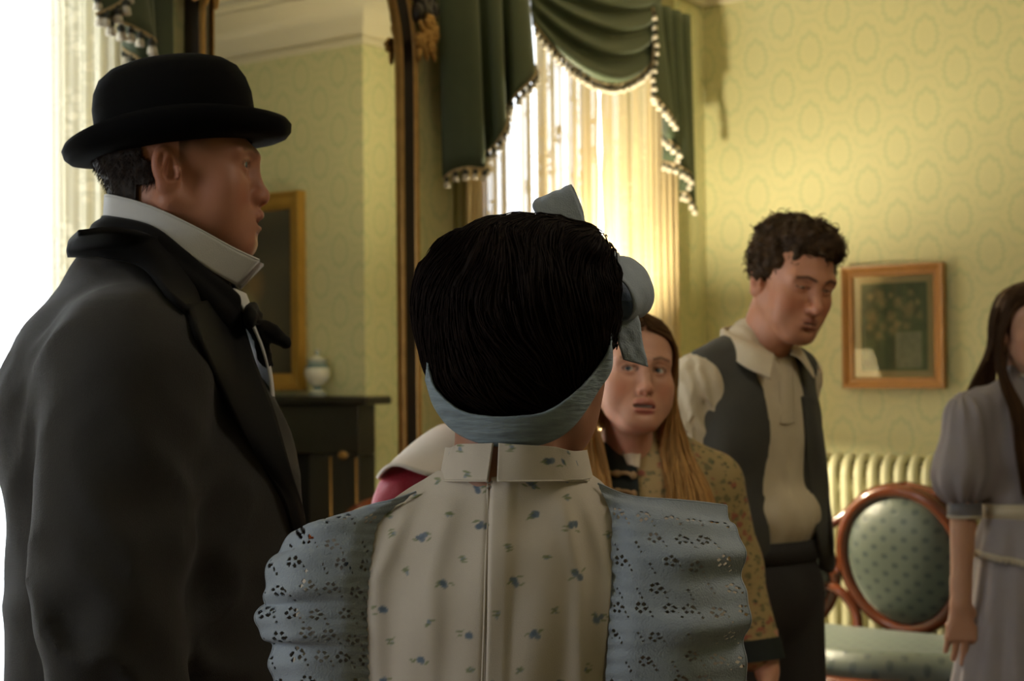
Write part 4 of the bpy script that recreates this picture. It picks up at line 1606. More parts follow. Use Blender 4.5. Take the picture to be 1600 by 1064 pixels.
def put_eyes(root, pose, base, gaze, iris):
    for s in (-1, 1):
        v, f, c = eye_mesh(s, gaze, iris)
        mesh_obj('eye', pose(v) - base, f, M_EYE, root, True, c)


def strand_obj(name, paths, rad, cols, root, base, taper=True, sides=3):
    """hair: paths (n,k,3); cols (n,3)"""
    n, k, _ = paths.shape
    r = np.full((n, k), 1.0) * (rad if np.ndim(rad) == 0 else np.asarray(rad)[:, None])
    if taper:
        r = r * np.concatenate([np.ones(max(k - 3, 1)), np.linspace(0.8, 0.15, min(3, k - 1))])[None, :k]
    v, f = strands(paths - base, r, sides)
    return mesh_obj(name, v, f, M_HAIR, root, True, np.repeat(np.asarray(cols), k * sides, 0))


def legs_vol(hip, foot_pts, r0=0.085):
    pass


class Fig:
    """a person: root Empty on the floor + a body frame (facing -Y, origin between the eyes when upright)"""
    def __init__(self, label, eye_mid, yaw, floor_xy=None):
        e = np.array(eye_mid, float)
        b = np.array(floor_xy if floor_xy is not None else e[:2], float)
        self.base = np.array([b[0], b[1], 0.0])
        self.root = person(self.base, label)
        self.pose = Pose(e, yaw)
        self.eye = e
        self.zf = -e[2]          # floor level in the body frame

    def put(self, name, v, f, m, col=None, pose=None, parent=None, **kw):
        v = (pose or self.pose)(v) - self.base
        return mesh_obj(name, v, f, m, parent or self.root, True, col, **kw)

    def put_mb(self, name, mb, m, col=False, pose=None, parent=None):
        return self.put(name, np.concatenate(mb.v), mb.f, m, np.concatenate(mb.c) if col else None, pose, parent)

    def put_vol(self, name, V, m, pose=None, parent=None, bumpfn=None):
        if bumpfn:
            V.bump(bumpfn)
        v, f = V.mesh()
        return self.put(name, v, f, m, None, pose, parent)

    def loc(self, px, py, d, pose=None):
        return (pose or self.pose).inv(yf(px, py, d))

    def hit(self, V, px, py, off=0.0, pose=None):
        """where the sight line through a pixel first meets a sculpted volume, lifted by off"""
        pose = pose or self.pose
        o = pose.inv(np.array([0, 0, CAM[2]]))
        d = pose.inv(yf(px, py, 1.0)) - o
        d = d / np.linalg.norm(d)
        c = V.lo + V.n * V.h / 2
        tc, rad = (c - o) @ d, np.linalg.norm(V.n * V.h) / 2
        t = np.arange(max(tc - rad, 0.05), tc + rad, 0.003)
        P = o + t[:, None] * d
        ins = np.all((P > V.lo + V.h) & (P < V.lo + (V.n - 2) * V.h), axis=1)
        D = np.where(ins, V.sample(P), 9.0)
        k = np.argmax(D < 0) if (D < 0).any() else int(np.argmin(D))
        p = P[k]
        g = V.grad(p[None], V.h * 1.5)[0]
        g = g / (np.linalg.norm(g) + 1e-9)
        return p + g * off

    def drape(self, V, rows, off=0.003, pose=None):
        """grid of pixels -> grid of points lying on the volume"""
        return np.array([[self.hit(V, q[0], q[1], q[2] if len(q) > 2 else off, pose) for q in r] for r in rows])

    def sheet(self, name, ctrl, nu, nv, th, m, pose=None, parent=None, disp=None, col=None):
        G = patch(ctrl, nu, nv)
        if disp is not None:
            G = G + grid_normals(G) * disp(np.linspace(0, 1, nu)[:, None], np.linspace(0, 1, nv)[None])[..., None]
        v, f = solid(G, th)
        c = None
        if col is not None:
            c1 = col(np.linspace(0, 1, nu)[:, None] + np.zeros((nu, nv)), np.linspace(0, 1, nv)[None] + np.zeros((nu, nv))).reshape(-1, 3)
            c = np.concatenate([c1, c1])
        return self.put(name, v, f, m, c, pose, parent)


def hair_shell(v, f, mask, thick, k=0.5):
    """a layer of hair standing off the head where mask > k"""
    f = np.asarray(f)
    n = np.zeros_like(v)
    a, b, c = v[f[:, 0]], v[f[:, 1]], v[f[:, 2]]
    fn = np.cross(b - a, c - a)
    for i in range(4):
        np.add.at(n, f[:, i], fn)
    n /= np.linalg.norm(n, axis=1, keepdims=True) + 1e-12
    keep = (mask[f] > 0.02).all(1)
    used = np.unique(f[keep])
    idx = np.full(len(v), -1)
    idx[used] = np.arange(len(used))
    th = thick(v) if callable(thick) else thick
    w = v + n * ((th * mask) - 0.002 * (1 - np.clip(mask * 3, 0, 1)))[:, None]
    return w[used], idx[f[keep]], used


def legs(fig, hipz, hw, m_trouser, m_shoe, lean=(0, 0), r=0.085, cx=0.0, cy=0.03, stance=0.10, name='trousers'):
    """trousers and shoes from the hips to the floor, in the body frame"""
    zf = fig.zf
    V = Vol((cx - 0.26, cy - 0.22, zf), (cx + 0.26, cy + 0.22, hipz + 0.16), 0.011)
    V.ell((cx, cy, hipz), (hw, 0.115, 0.14))
    for s in (-1, 1):
        V.chain([(cx + s * hw * 0.48, cy, hipz - 0.02), (cx + s * stance * 0.95, cy - 0.02, (hipz + zf) * 0.5 - 0.02), (cx + s * stance, cy + 0.01, zf + 0.06)], [r * 1.12, r * 0.78, r * 0.66], 0.03)
    V.plane_cut((0, 0, zf + 0.045), (0, 0, -1))
    v, f = V.mesh()
    v = v + v[:, 2:3] * 0
    fig.put(name, v, f, m_trouser)
    for s in (-1, 1):
        W = Vol((cx + s * stance - 0.07, cy - 0.22, zf - 0.01), (cx + s * stance + 0.07, cy + 0.12, zf + 0.13), 0.008)
        W.chain([(cx + s * stance, cy + 0.05, zf + 0.045), (cx + s * (stance + 0.012), cy - 0.15, zf + 0.032)], [0.043, 0.036], 0.02)
        W.cap((cx + s * stance, cy + 0.02, zf + 0.06), (cx + s * stance, cy + 0.02, zf + 0.11), 0.042, 0.042, 0.02)
        W.plane_cut((0, 0, zf + 0.002), (0, 0, -1))
        v, f = W.mesh()
        fig.put('shoe', v, f, m_shoe)
    return V


def skirt(fig, z0, z1, ra, rb, Ra, Rb, m, folds=14, amp=0.018, cx=0, cy=0.03, name='skirt', seed=1, flare=1.0, nphi=120, nz=34):
    ph = np.linspace(0, 2 * math.pi, nphi, endpoint=False)[None]
    t = np.linspace(0, 1, nz)[:, None]
    rr = np.random.RandomState(seed)
    off = rr.rand(4) * 6
    w = np.sin(folds * ph + off[0] + 0.6 * np.sin(2 * ph + off[1])) * 0.6 + np.sin((folds * 0.5 + 0.5 // 1) * ph + off[2] + t) * 0.4
    a = ra + (Ra - ra) * t ** flare + amp * w * np.clip(t * 3, 0.15, 1) * (0.6 + t)
    b = rb + (Rb - rb) * t ** flare + amp * w * np.clip(t * 3, 0.15, 1) * (0.6 + t)
    G = np.stack([cx + a * np.cos(ph), cy + b * np.sin(ph), z0 + (z1 - z0) * t + 0 * ph], -1)
    v, f = solid(G, 0.004, True)
    return fig.put(name, v, f, m)


M_SHOE = mat('black_leather', (0.015, 0.013, 0.012), 0.35)

# ------------------------------------------------------------------ man in the bowler hat (profile, facing right)
M_FELT = mat('black_felt', (0.0030, 0.0028, 0.0030), 0.95, spec=0.15, bump=0.1, bscale=900)
M_FROCK = mat('charcoal_wool', (0.025, 0.0225, 0.0195), 0.85, sheen=0.10, noise=0.12, nscale=180, bump=0.3, bscale=700)
M_BLACKCLOTH = mat('black_velvet', (0.0065, 0.006, 0.006), 0.85, spec=0.2, sheen=0.03, noise=0.1, nscale=60)
M_SATIN = mat('black_satin', (0.0045, 0.0042, 0.0042), 0.8, noise=0.1, nscale=40, spec=0.2)
M_LINEN = mat('white_linen', (0.62, 0.61, 0.60), 0.7, noise=0.03, nscale=80, bump=0.2, bscale=900)

d0 = 1.85
E = yf(386, 257, d0 - 0.02)
HY = 96
Rz = rot3(0, 0, HY)
eye_mid = E - Rz @ np.array([-0.030, -0.084, 0])
bw = Fig('man in black bowler hat and charcoal frock coat, in profile beside the tall mirror', E - Rz @ np.array([-0.031, -0.080, 0]), HY + 10)
HP = Pose(eye_mid, HY, 0, 0, 0.92)
HC_ = Pose(E - Rz @ np.array([-0.031, -0.080, 0]), HY, 0, 0, 1.0)      # hat, collar and neckcloth


def bowler_hair(v):
    x, y, z = v.T
    back = sstep(y, 0.010, 0.030) * sstep(z, -0.085, -0.062)
    side = sstep(y, -0.052, -0.044 + 0.0 * z) * sstep(z, 0.020 - 0.0 * y, 0.030)
    burn = sstep(y, -0.034, -0.026) * sstep(-y, -0.012, -0.002) * sstep(z, -0.012, 0.006)
    top = sstep(z, 0.055, 0.065)
    m = np.clip(np.maximum.reduce([back, 0.0 * side, 0.0 * burn, top]), 0, 1)
    m = m * (1 - sstep(z, 0.008, 0.024))
    ear = ((np.abs(x) > 0.070) & (y > -0.012) & (y < 0.038) & (z < 0.026) & (z > -0.05))
    return np.where(ear | ((y < 0.045) & (z < -0.030)), 0, m)


def bowler_scalp(v):
    x, y, z = v.T
    t = sstep(y, -0.062, -0.030) * sstep(z, 0.006, 0.030) + sstep(y, -0.026, -0.012) * sstep(-y, -0.016, -0.004) * sstep(z, -0.014, 0.012) * 0.8
    ear = ((np.abs(x) > 0.072) & (y > -0.008) & (y < 0.038) & (z < 0.024) & (z > -0.05))
    return 0.85 * np.clip(np.maximum(bowler_hair(v), np.where(ear, 0, 0.75 * t)), 0, 1)


hv, hf, hc, hV = make_head(dict(skin=(0.46, 0.205, 0.125), mouth=0.0056, full=0.75, jw=1.12, nose=0.80, ear=0.90, ear_y=0.008, eye_open=0.85, neck=(0, 0.050, -0.22), neck_r=0.058, brow=(0.10, 0.05, 0.03), broww=0.5, mouthw=1.0, lip=(0.34, 0.11, 0.085),
                                hair_shadow=dict(fn=bowler_scalp, col=(0.035, 0.019, 0.012))))
_k = sstep(hv[:, 2], 0.012, 0.045)      # the skull inside the hat
hv = hv * (1 - _k[:, None] * np.array([0.09, 0.09, 0.06]))
# hands hang at the sides
HB = Vol((-0.34, -0.22, -1.02), (0.34, 0.20, -0.68), 0.0045)
for s in (-1, 1):
    make_hand(HB, (s * 0.215, -0.03, -0.80), (0, -0.10, -1), (-s, 0.15, 0), 0.185, side=-s, curl=0.4)
    HB.cap((s * 0.215, 0.0, -0.70), (s * 0.215, -0.025, -0.79), 0.03, 0.027, 0.01)
bv, bf = HB.mesh()
CB = Vol((-0.26, -0.12, -0.85), (0.26, 0.2, -0.14), 0.016)
CB.ell((0, 0.05, -0.36), (0.14, 0.09, 0.19)).ell((0, 0.05, -0.62), (0.13, 0.09, 0.2), 0.05).cap((0, 0.05, -0.15), (0, 0.055, -0.24), 0.055, 0.07, 0.04)
for s in (-1, 1):
    CB.chain([(s * 0.15, 0.05, -0.245), (s * 0.20, 0.085, -0.50), (s * 0.212, 0.0, -0.72)], [0.05, 0.04, 0.03], 0.03)
tv_, tf_ = CB.mesh()
v, f, c = join([(HP(hv), hf, hc), (bw.pose(bv), bf, (0.46, 0.205, 0.125)), (bw.pose(tv_), tf_, (0.46, 0.205, 0.125))])
mesh_obj('body', v - bw.base, f, M_SKIN, bw.root, True, c)
put_eyes(bw.root, HP, bw.base, (0.0, 0.0), (0.10, 0.13, 0.13))
m = MB().box((-0.017, -0.099, -0.0735), (0.017, -0.092, -0.0695), 0.001)
bw.put_mb('teeth', m, M_TEETH, pose=HP)
mask = bowler_hair(hv)
sv, sf, used = hair_shell(hv, hf, mask, lambda v: 0.0065 + 0.0012 * vnoise(v * [260, 260, 90], 2))
sc_ = np.tile(np.array([[0.020, 0.012, 0.008]]), (len(sv), 1)) * (1 + 0.5 * vnoise(sv * [300, 300, 60], 4))[:, None]
bw.put('hair', sv, sf, M_HAIR, sc_, HP)
# fine short hair strands at the nape and temples
rs = np.random.RandomState(1)
cand = used[mask[used] > 0.6]
cand = cand[(hv[cand, 2] < 0.045)]
pick = rs.choice(cand, 1400)
P0 = hv[pick] * 1.0
nr_ = P0 - np.array([0, 0.01, 0.0])
nr_ /= np.linalg.norm(nr_, axis=1, keepdims=True)
dirn = nr_ * 0.18 + np.array([0, 0.15, -0.9]) + 0.18 * rs.randn(len(P0), 3)
dirn /= np.linalg.norm(dirn, axis=1, keepdims=True)
tt = np.linspace(0, 1, 4)[None, :, None]
paths = (P0 + nr_ * 0.004)[:, None] + dirn[:, None] * 0.011 * tt
strand_obj('short_hair', HP(paths), 0.0005, np.array([[0.022, 0.013, 0.009]]) * (0.7 + 0.6 * rs.rand(len(P0), 1)), bw.root, bw.base)

# bowler hat
HT = Pose(HC_(np.array([0, 0.004, 0.0260])), HY, -8.0, 0, 1.0)
a_, b_ = 0.0945, 0.083
prof = [(-0.004, 0.018, 0), (0.0, 0.0, 0)]
crown = [(0.0, -0.004), (0.0015, 0.012), (0.0025, 0.035), (0.0022, 0.055), (-0.002, 0.073), (-0.010, 0.088), (-0.024, 0.0985), (-0.045, 0.1055), (-0.070, 0.1090)]
ph = np.linspace(0, 2 * math.pi, 96, endpoint=False)


def hat_ring(o, z):
    zz = z + np.zeros_like(ph)
    return np.stack([(b_ + o) * np.cos(ph), (a_ + o) * np.sin(ph), zz], -1)


rows = [hat_ring(o, z) for o, z in crown]
rows.append(np.stack([0.004 * np.cos(ph), 0.008 * np.sin(ph), np.full_like(ph, 0.1100)], -1))
G = np.array(rows)
bw.put('bowler_hat', G.reshape(-1, 3), grid_faces(len(rows), 96, True), M_FELT, pose=HT)
brim = [(q0 * 1.10, q1) for q0, q1 in [(-0.006, -0.006), (0.004, -0.0055), (0.014, -0.006), (0.024, -0.005), (0.033, -0.001), (0.039, 0.006), (0.0405, 0.0145), (0.037, 0.021), (0.0305, 0.0225), (0.027, 0.019), (0.029, 0.0135), (0.0285, 0.0075), (0.022, 0.0015), (0.012, 0.000), (0.002, 0.001), (-0.006, 0.002)]]
sidew = np.cos(ph) ** 2
rows = []
for o, z in brim:
    q = np.clip(o / 0.04, 0, 1)
    oo = o * (1 - 0.28 * sidew)
    zz = z + q * (0.010 * sidew - 0.006 * (1 - sidew))
    rows.append(np.stack([(b_ + oo) * np.cos(ph), (a_ + oo) * np.sin(ph), zz], -1))
G = np.array(rows)
hb = bw.root.children[-1]
bw.put('brim', G.reshape(-1, 3), grid_faces(len(rows), 96, True), M_FELT, pose=HT, parent=None)
rows = [hat_ring(o, z) for o, z in [(0.0022, 0.002), (0.0032, 0.004), (0.0042, 0.022), (0.0030, 0.0235)]]
G = np.array(rows)
bw.put('hat_band', G.reshape(-1, 3), grid_faces(len(rows), 96, True), M_BLACKCLOTH, pose=HT)

# frock coat
CV = Vol((-0.34, -0.22, -1.02), (0.34, 0.32, -0.10), 0.0075)
CV.ell((0, 0.025, -0.40), (0.180, 0.165, 0.21)).ell((0, 0.105, -0.290), (0.165, 0.115, 0.13), 0.06)
CV.ell((0, 0.034, -0.58), (0.165, 0.180, 0.22), 0.06).ell((0, 0.04, -0.84), (0.185, 0.175, 0.26), 0.06)
CV.cap((0, 0.066, -0.15), (0, 0.07, -0.22), 0.068, 0.11, 0.04)
for s in (-1, 1):
    CV.cap((s * 0.05, 0.072, -0.185), (s * 0.160, 0.070, -0.240), 0.058, 0.066, 0.05)
    CV.chain([(s * 0.178, 0.072, -0.255), (s * 0.212, 0.100, -0.52)], [0.084, 0.074], 0.045)
    CV.chain([(s * 0.212, 0.100, -0.52), (s * 0.212, 0.030, -0.775)], [0.073, 0.058], 0.012)


def coat_folds(P):
    x, y, z = P.T
    arm = sstep(np.abs(x), 0.13, 0.19)
    r = vnoise(np.stack([x * 13 + z * 9, y * 15 - z * 8, z * 12 + y * 9], -1), 11)
    r2 = vnoise(np.stack([x * 5, y * 6 + z * 4, z * 5 - y * 5], -1), 5)
    ridge = 1 - np.abs(r) * 2
    elbow = np.exp(-((z + 0.50) / 0.12) ** 2)
    return arm * (0.0085 * ridge * (0.4 + elbow) + 0.005 * r2) + (1 - arm) * (0.006 * r2 + 0.004 * ridge)


bw.put_vol('frock_coat', CV, M_FROCK, bumpfn=coat_folds)
for k, s in enumerate((-1, 1)):      # turned cuffs
    m = MB().tube([(s * 0.2165, 0.03, -0.725), (s * 0.215, 0.012, -0.785)], [0.062, 0.058], 20)
    bw.put_mb('cuff', m, M_FROCK)

# white winged collar, standing up to the jaw
ctop = [(0.0, 0.092, -0.036), (0.045, 0.076, -0.040), (0.070, 0.030, -0.055), (0.074, -0.020, -0.079), (0.058, -0.064, -0.103), (0.040, -0.094, -0.1165)]
cbot = [(0.0, 0.094, -0.072), (0.048, 0.078, -0.076), (0.074, 0.030, -0.090), (0.076, -0.012, -0.112), (0.060, -0.045, -0.134), (0.040, -0.066, -0.146)]
full_t = [(-x, y, z) for x, y, z in ctop[::-1]] + ctop[1:]
full_b = [(-x, y, z) for x, y, z in cbot[::-1]] + cbot[1:]
G = patch([full_t, (np.array(full_t) * 0.5 + np.array(full_b) * 0.5 + np.array([0, 0.0, 0])).tolist(), full_b], 10, 90)
v, f = solid(G, 0.0025)
bw.put('wing_collar', v, f, M_LINEN, pose=HC_)
edge = G[0]
m = MB().tube(edge, 0.0016, 6).tube(np.array([full_t[-1], full_b[-1]]), 0.0016, 6).tube(np.array([full_t[0], full_b[0]]), 0.0016, 6)
bw.put_mb('collar_hem', m, M_LINEN, pose=HC_)

# black cravat wound round the collar, with a bow in front
nt_ = np.linspace(0, 1, 70)
rows = []
for u, (dz, bul) in enumerate([(0.012, 0.002), (-0.004, 0.013), (-0.024, 0.017), (-0.046, 0.013), (-0.060, 0.004)]):
    row = []
    for (x, y, z) in full_b:
        q = np.array([x, y - 0.03])
        q = q / (np.linalg.norm(q) + 1e-9)
        fr = np.clip((0.03 - y) / 0.1, 0, 1)
        row.append((x * (1 - 0.20 * fr) + q[0] * bul, y + q[1] * bul + 0.010 * fr, z + dz - 0.010 * fr))
    rows.append(row)
G = patch(rows, 20, 90)
fw_ = 0.002 * np.sin(np.linspace(0, 1, 20)[:, None] * 16 + 3 * np.sin(np.linspace(0, 6, 90))[None])
G = G + grid_normals(G) * fw_[..., None]
v, f = solid(G, 0.003)
bw.put('cravat', v, f, M_BLACKCLOTH, pose=HC_)
kn = np.array([0.0, -0.080, -0.188])
B = Vol(kn - 0.09, kn + 0.09, 0.004)
B.ell(kn, (0.010, 0.010, 0.011), 0.006)
for s in (-1, 1):
    B.ell(kn + [s * 0.034, -0.004, 0.006], (0.030, 0.008, 0.014), 0.004, rot3(0, s * 22, 0))
    B.chain([kn, kn + [s * 0.016, -0.014, -0.022], kn + [s * 0.030, -0.020, -0.052]], [0.008, 0.009, 0.007], 0.006)
B.chain([kn, kn + [-0.02, -0.022, -0.012], kn + [-0.03, -0.042, -0.026]], [0.008, 0.011, 0.009], 0.006)
bw.put_vol('bow', B, M_BLACKCLOTH, pose=HC_, bumpfn=lambda P: 0.0026 * vnoise(np.stack([P[:, 0] * 60, P[:, 1] * 120, P[:, 2] * 140], -1), 3))

# coat collar and lapels laid over the coat
ch = bw.drape(CV, [[(128, 374, .008), (185, 380, .016), (240, 392, .020), (290, 425, .020), (345, 470, .018)],
                   [(116, 388, .010), (170, 402, .018), (230, 420, .022), (275, 462, .018), (320, 490, .014)],
                   [(114, 404, .006), (165, 413, .010), (218, 430, .010), (256, 472, .009), (284, 494, .008)]])
bw.sheet('coat_collar', ch, 16, 40, 0.006, M_BLACKCLOTH)
lp_ = bw.drape(CV, [[(284, 486, .008), (330, 480, .014), (366, 505, .012)],
                    [(300, 535, .008), (345, 560, .014), (385, 575, .012)],
                    [(335, 610, .008), (372, 640, .014), (412, 645, .012)],
                    [(385, 700, .007), (412, 722, .012), (438, 728, .010)],
                    [(432, 775, .006), (448, 790, .010), (462, 800, .008)],
                    [(455, 840, .004), (462, 850, .006), (470, 855, .005)]])
bw.sheet('lapel', lp_, 50, 14, 0.005, M_SATIN)
mir_ = lp_ * np.array([-1, 1, 1])
bw.sheet('lapel', mir_[:, ::-1], 50, 14, 0.005, M_SATIN)
sh = [[(-0.045, -0.055, -0.15), (0.0, -0.075, -0.155), (0.045, -0.055, -0.15)], [(-0.055, -0.088, -0.22), (0, -0.098, -0.22), (0.055, -0.088, -0.22)], [(-0.05, -0.100, -0.28), (0, -0.108, -0.28), (0.05, -0.100, -0.28)], [(-0.03, -0.10, -0.36), (0, -0.105, -0.36), (0.03, -0.10, -0.36)]]
bw.sheet('shirt_front', sh, 24, 12, 0.003, M_LINEN)
legs(bw, -0.80, 0.16, M_FROCK, M_SHOE, r=0.088)

# ------------------------------------------------------------------ girl seen from behind, in the cream sprigged dress
M_DRESS = mat('sprigged_cotton', (1, 1, 1), 0.75, attr=True, noise=0.03, nscale=120, bump=0.15, bscale=900, sheen=0.1)
M_EYELET = mat('blue_eyelet_cotton', (0.335, 0.385, 0.445), 0.75, noise=0.06, nscale=90, bump=0.3, bscale=600, sheen=0.15)
M_BAND = mat('blue_lace_band', (0.27, 0.34, 0.385), 0.75, noise=0.6, nscale=60, stretch=(0.45, 0.45, 3.4), bump=0.6, bscale=110, sheen=0.15)
M_SEAM = mat('cream_piping', (0.60, 0.53, 0.44), 0.7)
CREAM = np.array([0.600, 0.525, 0.435])


def sprig_mat(name):
    m, nt, b = new_mat(name)
    tc = N(nt, 'ShaderNodeTexCoord')
    def dots(scale, loc, r, k):
        mp = N(nt, 'ShaderNodeMapping')
        mp.inputs['Location'].default_value = loc
        nt.links.new(tc.outputs['Object'], mp.inputs['Vector'])
        v = N(nt, 'ShaderNodeTexVoronoi')
        v.inputs['Scale'].default_value = scale
        v.inputs['Randomness'].default_value = 0.6
        nt.links.new(mp.outputs[0], v.inputs['Vector'])
        return math_node(nt, 'MULTIPLY', math_node(nt, 'SUBTRACT', r, v.outputs['Distance']), k, clamp=True)
    c = mix_col(nt, dots(17, (0, 0, 0), 0.17, 12.0), (0.600, 0.525, 0.435), (0.115, 0.155, 0.205))
    c = mix_col(nt, dots(17, (0.012, 0.3, 0.014), 0.11, 12.0), c, (0.20, 0.23, 0.10))
    nt.links.new(c, b.inputs['Base Color'])
    b.inputs['Roughness'].default_value = 0.75
    return m


M_SPRIG = sprig_mat('sprigged_cotton_allover')
SBLUE, SGREEN = np.array([0.115, 0.155, 0.205]), np.array([0.20, 0.23, 0.10])

gl = Fig('girl with dark swept-up hair and blue eyelet ruffles, seen from behind', yf(805, 543, 1.45), 180)
GH = Pose(gl.eye, 158, 0, 0, 0.97)
GSK = (0.44, 0.215, 0.14)
hv, hf, hc, hV = make_head(dict(skin=GSK, neck=(0, 0.035, -0.19), neck_r=0.049, jw=0.92, fw=0.97))
HB = Vol((-0.30, -0.20, -0.86), (0.30, 0.20, -0.55), 0.0045)
for s in (-1, 1):
    make_hand(HB, (s * 0.185, -0.055, -0.645), (0, -0.12, -1), (-s, 0.1, 0), 0.160, side=-s, curl=0.4)
    HB.cap((s * 0.185, -0.02, -0.56), (s * 0.185, -0.05, -0.635), 0.027, 0.024, 0.01)
bv, bf = HB.mesh()
CB = Vol((-0.24, -0.14, -0.75), (0.24, 0.14, -0.12), 0.016)
CB.ell((0, 0.0, -0.33), (0.115, 0.065, 0.17)).ell((0, 0.0, -0.55), (0.10, 0.075, 0.18), 0.05).cap((0, 0.02, -0.13), (0, 0.015, -0.22), 0.045, 0.055, 0.04)
for s in (-1, 1):
    CB.chain([(s * 0.125, 0.0, -0.215), (s * 0.165, 0.03, -0.42), (s * 0.183, -0.03, -0.60)], [0.035, 0.032, 0.025], 0.03)
tv_, tf_ = CB.mesh()
v, f, c = join([(GH(hv), hf, hc), (gl.pose(bv), bf, GSK), (gl.pose(tv_), tf_, GSK)])
mesh_obj('body', v - gl.base, f, M_SKIN, gl.root, True, c)
put_eyes(gl.root, GH, gl.base, (0, 0), (0.06, 0.035, 0.02))

# hair: a swept-up mass, in the body frame (x to the left of the picture, y towards the photographer)
def gpx(px, py, d=1.45):
    return gl.loc(px, py, d)


HR = Vol((-0.135, -0.14, -0.12), (0.135, 0.15, 0.16), 0.0035)
HR.ell((0.000, 0.012, 0.028), (0.083, 0.108, 0.089))
HR.ell(gpx(768, 470) + [0, 0.03, 0], (0.054, 0.075, 0.060), 0.04)
HR.ell(gpx(868, 398) + [0, 0.0, 0], (0.045, 0.068, 0.030), 0.035)
HR.ell(gpx(712, 492) + [0, 0.01, 0], (0.026, 0.055, 0.050), 0.035)
HR.ell(gpx(905, 470) + [0, 0.02, 0], (0.032, 0.06, 0.055), 0.03)
HR.ell(gpx(800, 575) + [0, 0.045, 0], (0.066, 0.055, 0.042), 0.035)
# the face side stays free of hair
HR.ell((0.02, -0.135, -0.045), (0.085, 0.085, 0.085), 0.02, None, 'sub')
hc0 = gpx(985, 395)


def hair_flow(P, nrm):
    """sweep round the head from the bow down to the left and under"""
    q = P - hc0
    t = np.stack([q[:, 2] + 0.02, 0 * q[:, 0], -q[:, 0]], -1)      # anticlockwise as seen from behind
    t = t / (np.linalg.norm(t, axis=1, keepdims=True) + 1e-6)
    t = t + np.array([0.25, 0.15, -0.15])
    t = t + 0.55 * np.cross(nrm, t) * vnoise(P * 16, 21)[:, None] + 0.25 * np.cross(nrm, t) * vnoise(P * 45, 22)[:, None]
    t = t - nrm * (t * nrm).sum(1, keepdims=True)
    return t / (np.linalg.norm(t, axis=1, keepdims=True) + 1e-6)


def hair_grooves(P):
    r = np.linalg.norm((P - hc0)[:, [0, 2]], axis=1)
    a = np.arctan2(P[:, 2] - hc0[2], P[:, 0] - hc0[0])
    return 0.0022 * vnoise(np.stack([r * 120, a * 3, P[:, 1] * 40], -1), 3) + 0.003 * vnoise(np.stack([r * 45, a * 2, P[:, 1] * 14], -1), 7)


HR.bump(hair_grooves)
v, f = HR.mesh()
rs = np.random.RandomState(5)
cc = np.array([[0.011, 0.006, 0.004]]) * (1 + 0.4 * vnoise(v * 60, 2))[:, None]
M_HAIRD = hair_mat('dark_hair', 0.72, 0.10)
gl.put('hair', v, f, M_HAIRD, cc)
# strands that lie on it
def flow_strands(V, starts, flow, n, step, off):
    P = V.snap(starts, 3, off)
    out = [P]
    for _ in range(n - 1):
        g = V.grad(P)
        g = g / (np.linalg.norm(g, axis=1, keepdims=True) + 1e-9)
        P = V.snap(P + flow(P, g) * step, 2, off)
        out.append(P)
    return np.stack(out, 1)


vs = v[rs.choice(len(v), 4200)]
vs = vs[(vs[:, 1] > -0.06)][:3000]
pt = flow_strands(HR, vs, hair_flow, 12, 0.0075, 0.0012)
pt = pt + 0.0011 * rs.randn(len(pt), 1, 3) + 0.0016 * np.cumsum(rs.randn(*pt.shape) * 0.25, axis=1)
cols = np.array([[0.013, 0.0068, 0.0044]]) * (0.75 + 0.5 * rs.rand(len(pt), 1))
strand_obj('hair_strands', gl.pose(pt), 0.00065, cols, gl.root, gl.base).data.materials[0] = M_HAIRD
# loose wisps standing off the crown and the flick at the left
ws = []
for k in range(90):
    px = rs.uniform(690, 850)
    s0 = gpx(px + rs.uniform(20, 60), 352 + 0.0016 * (px - 850) ** 2 + rs.uniform(-2, 6))
    s1 = gpx(px - 40, 352 + 0.0019 * (px - 40 - 850) ** 2 - rs.uniform(-6, 9))
    mid = (s0 + s1) / 2 + np.array([0, 0.01, rs.uniform(0.001, 0.007)])
    ws.append(catmull([s0, mid, s1], 12))
for k in range(60):
    a0 = gpx(rs.uniform(675, 700), rs.uniform(420, 470))
    a1 = gpx(rs.uniform(655, 668), rs.uniform(470, 495))
    a2 = gpx(rs.uniform(658, 672), rs.uniform(515, 545))
    ws.append(catmull([a0, a1, a2], 12))
ws = np.array(ws)
strand_obj('loose_hair', gl.pose(ws), 0.00055, np.tile([[0.016, 0.008, 0.005]], (len(ws), 1)), gl.root, gl.base)

# lace headband round the nape and over the head
HN = Vol((-0.135, -0.14, -0.16), (0.135, 0.15, 0.16), 0.004)
HN.D = HR.__class__((-0.135, -0.14, -0.16), (0.135, 0.15, 0.16), 0.004).D
HN.ell((0.000, 0.012, 0.028), (0.083, 0.108, 0.089)).ell(gpx(800, 575) + [0, 0.045, 0], (0.066, 0.055, 0.042), 0.035).cap((0, 0.02, -0.05), (0, 0.015, -0.15), 0.052, 0.05, 0.03)
HN.ell(gpx(800, 610) + [0, 0.04, 0], (0.066, 0.05, 0.045), 0.03).ell(gpx(905, 470) + [0, 0.02, 0], (0.032, 0.06, 0.055), 0.03).ell(gpx(712, 492) + [0, 0.01, 0], (0.024, 0.055, 0.050), 0.035)
bt = [(678, 572), (690, 606), (724, 636), (765, 645), (805, 645), (850, 638), (892, 610), (925, 572), (946, 525)]
bb = [(672, 592), (686, 634), (714, 668), (755, 688), (800, 694), (850, 688), (890, 662), (925, 612), (950, 558)]
top = gl.drape(HN, [bt], 0.006)[0]
bot = gl.drape(HN, [bb], 0.004)[0]
extra_r = [(-0.092, -0.03, 0.066), (-0.058, -0.06, 0.106), (0.0, -0.075, 0.116), (0.062, -0.06, 0.092), (0.090, -0.03, 0.05)]
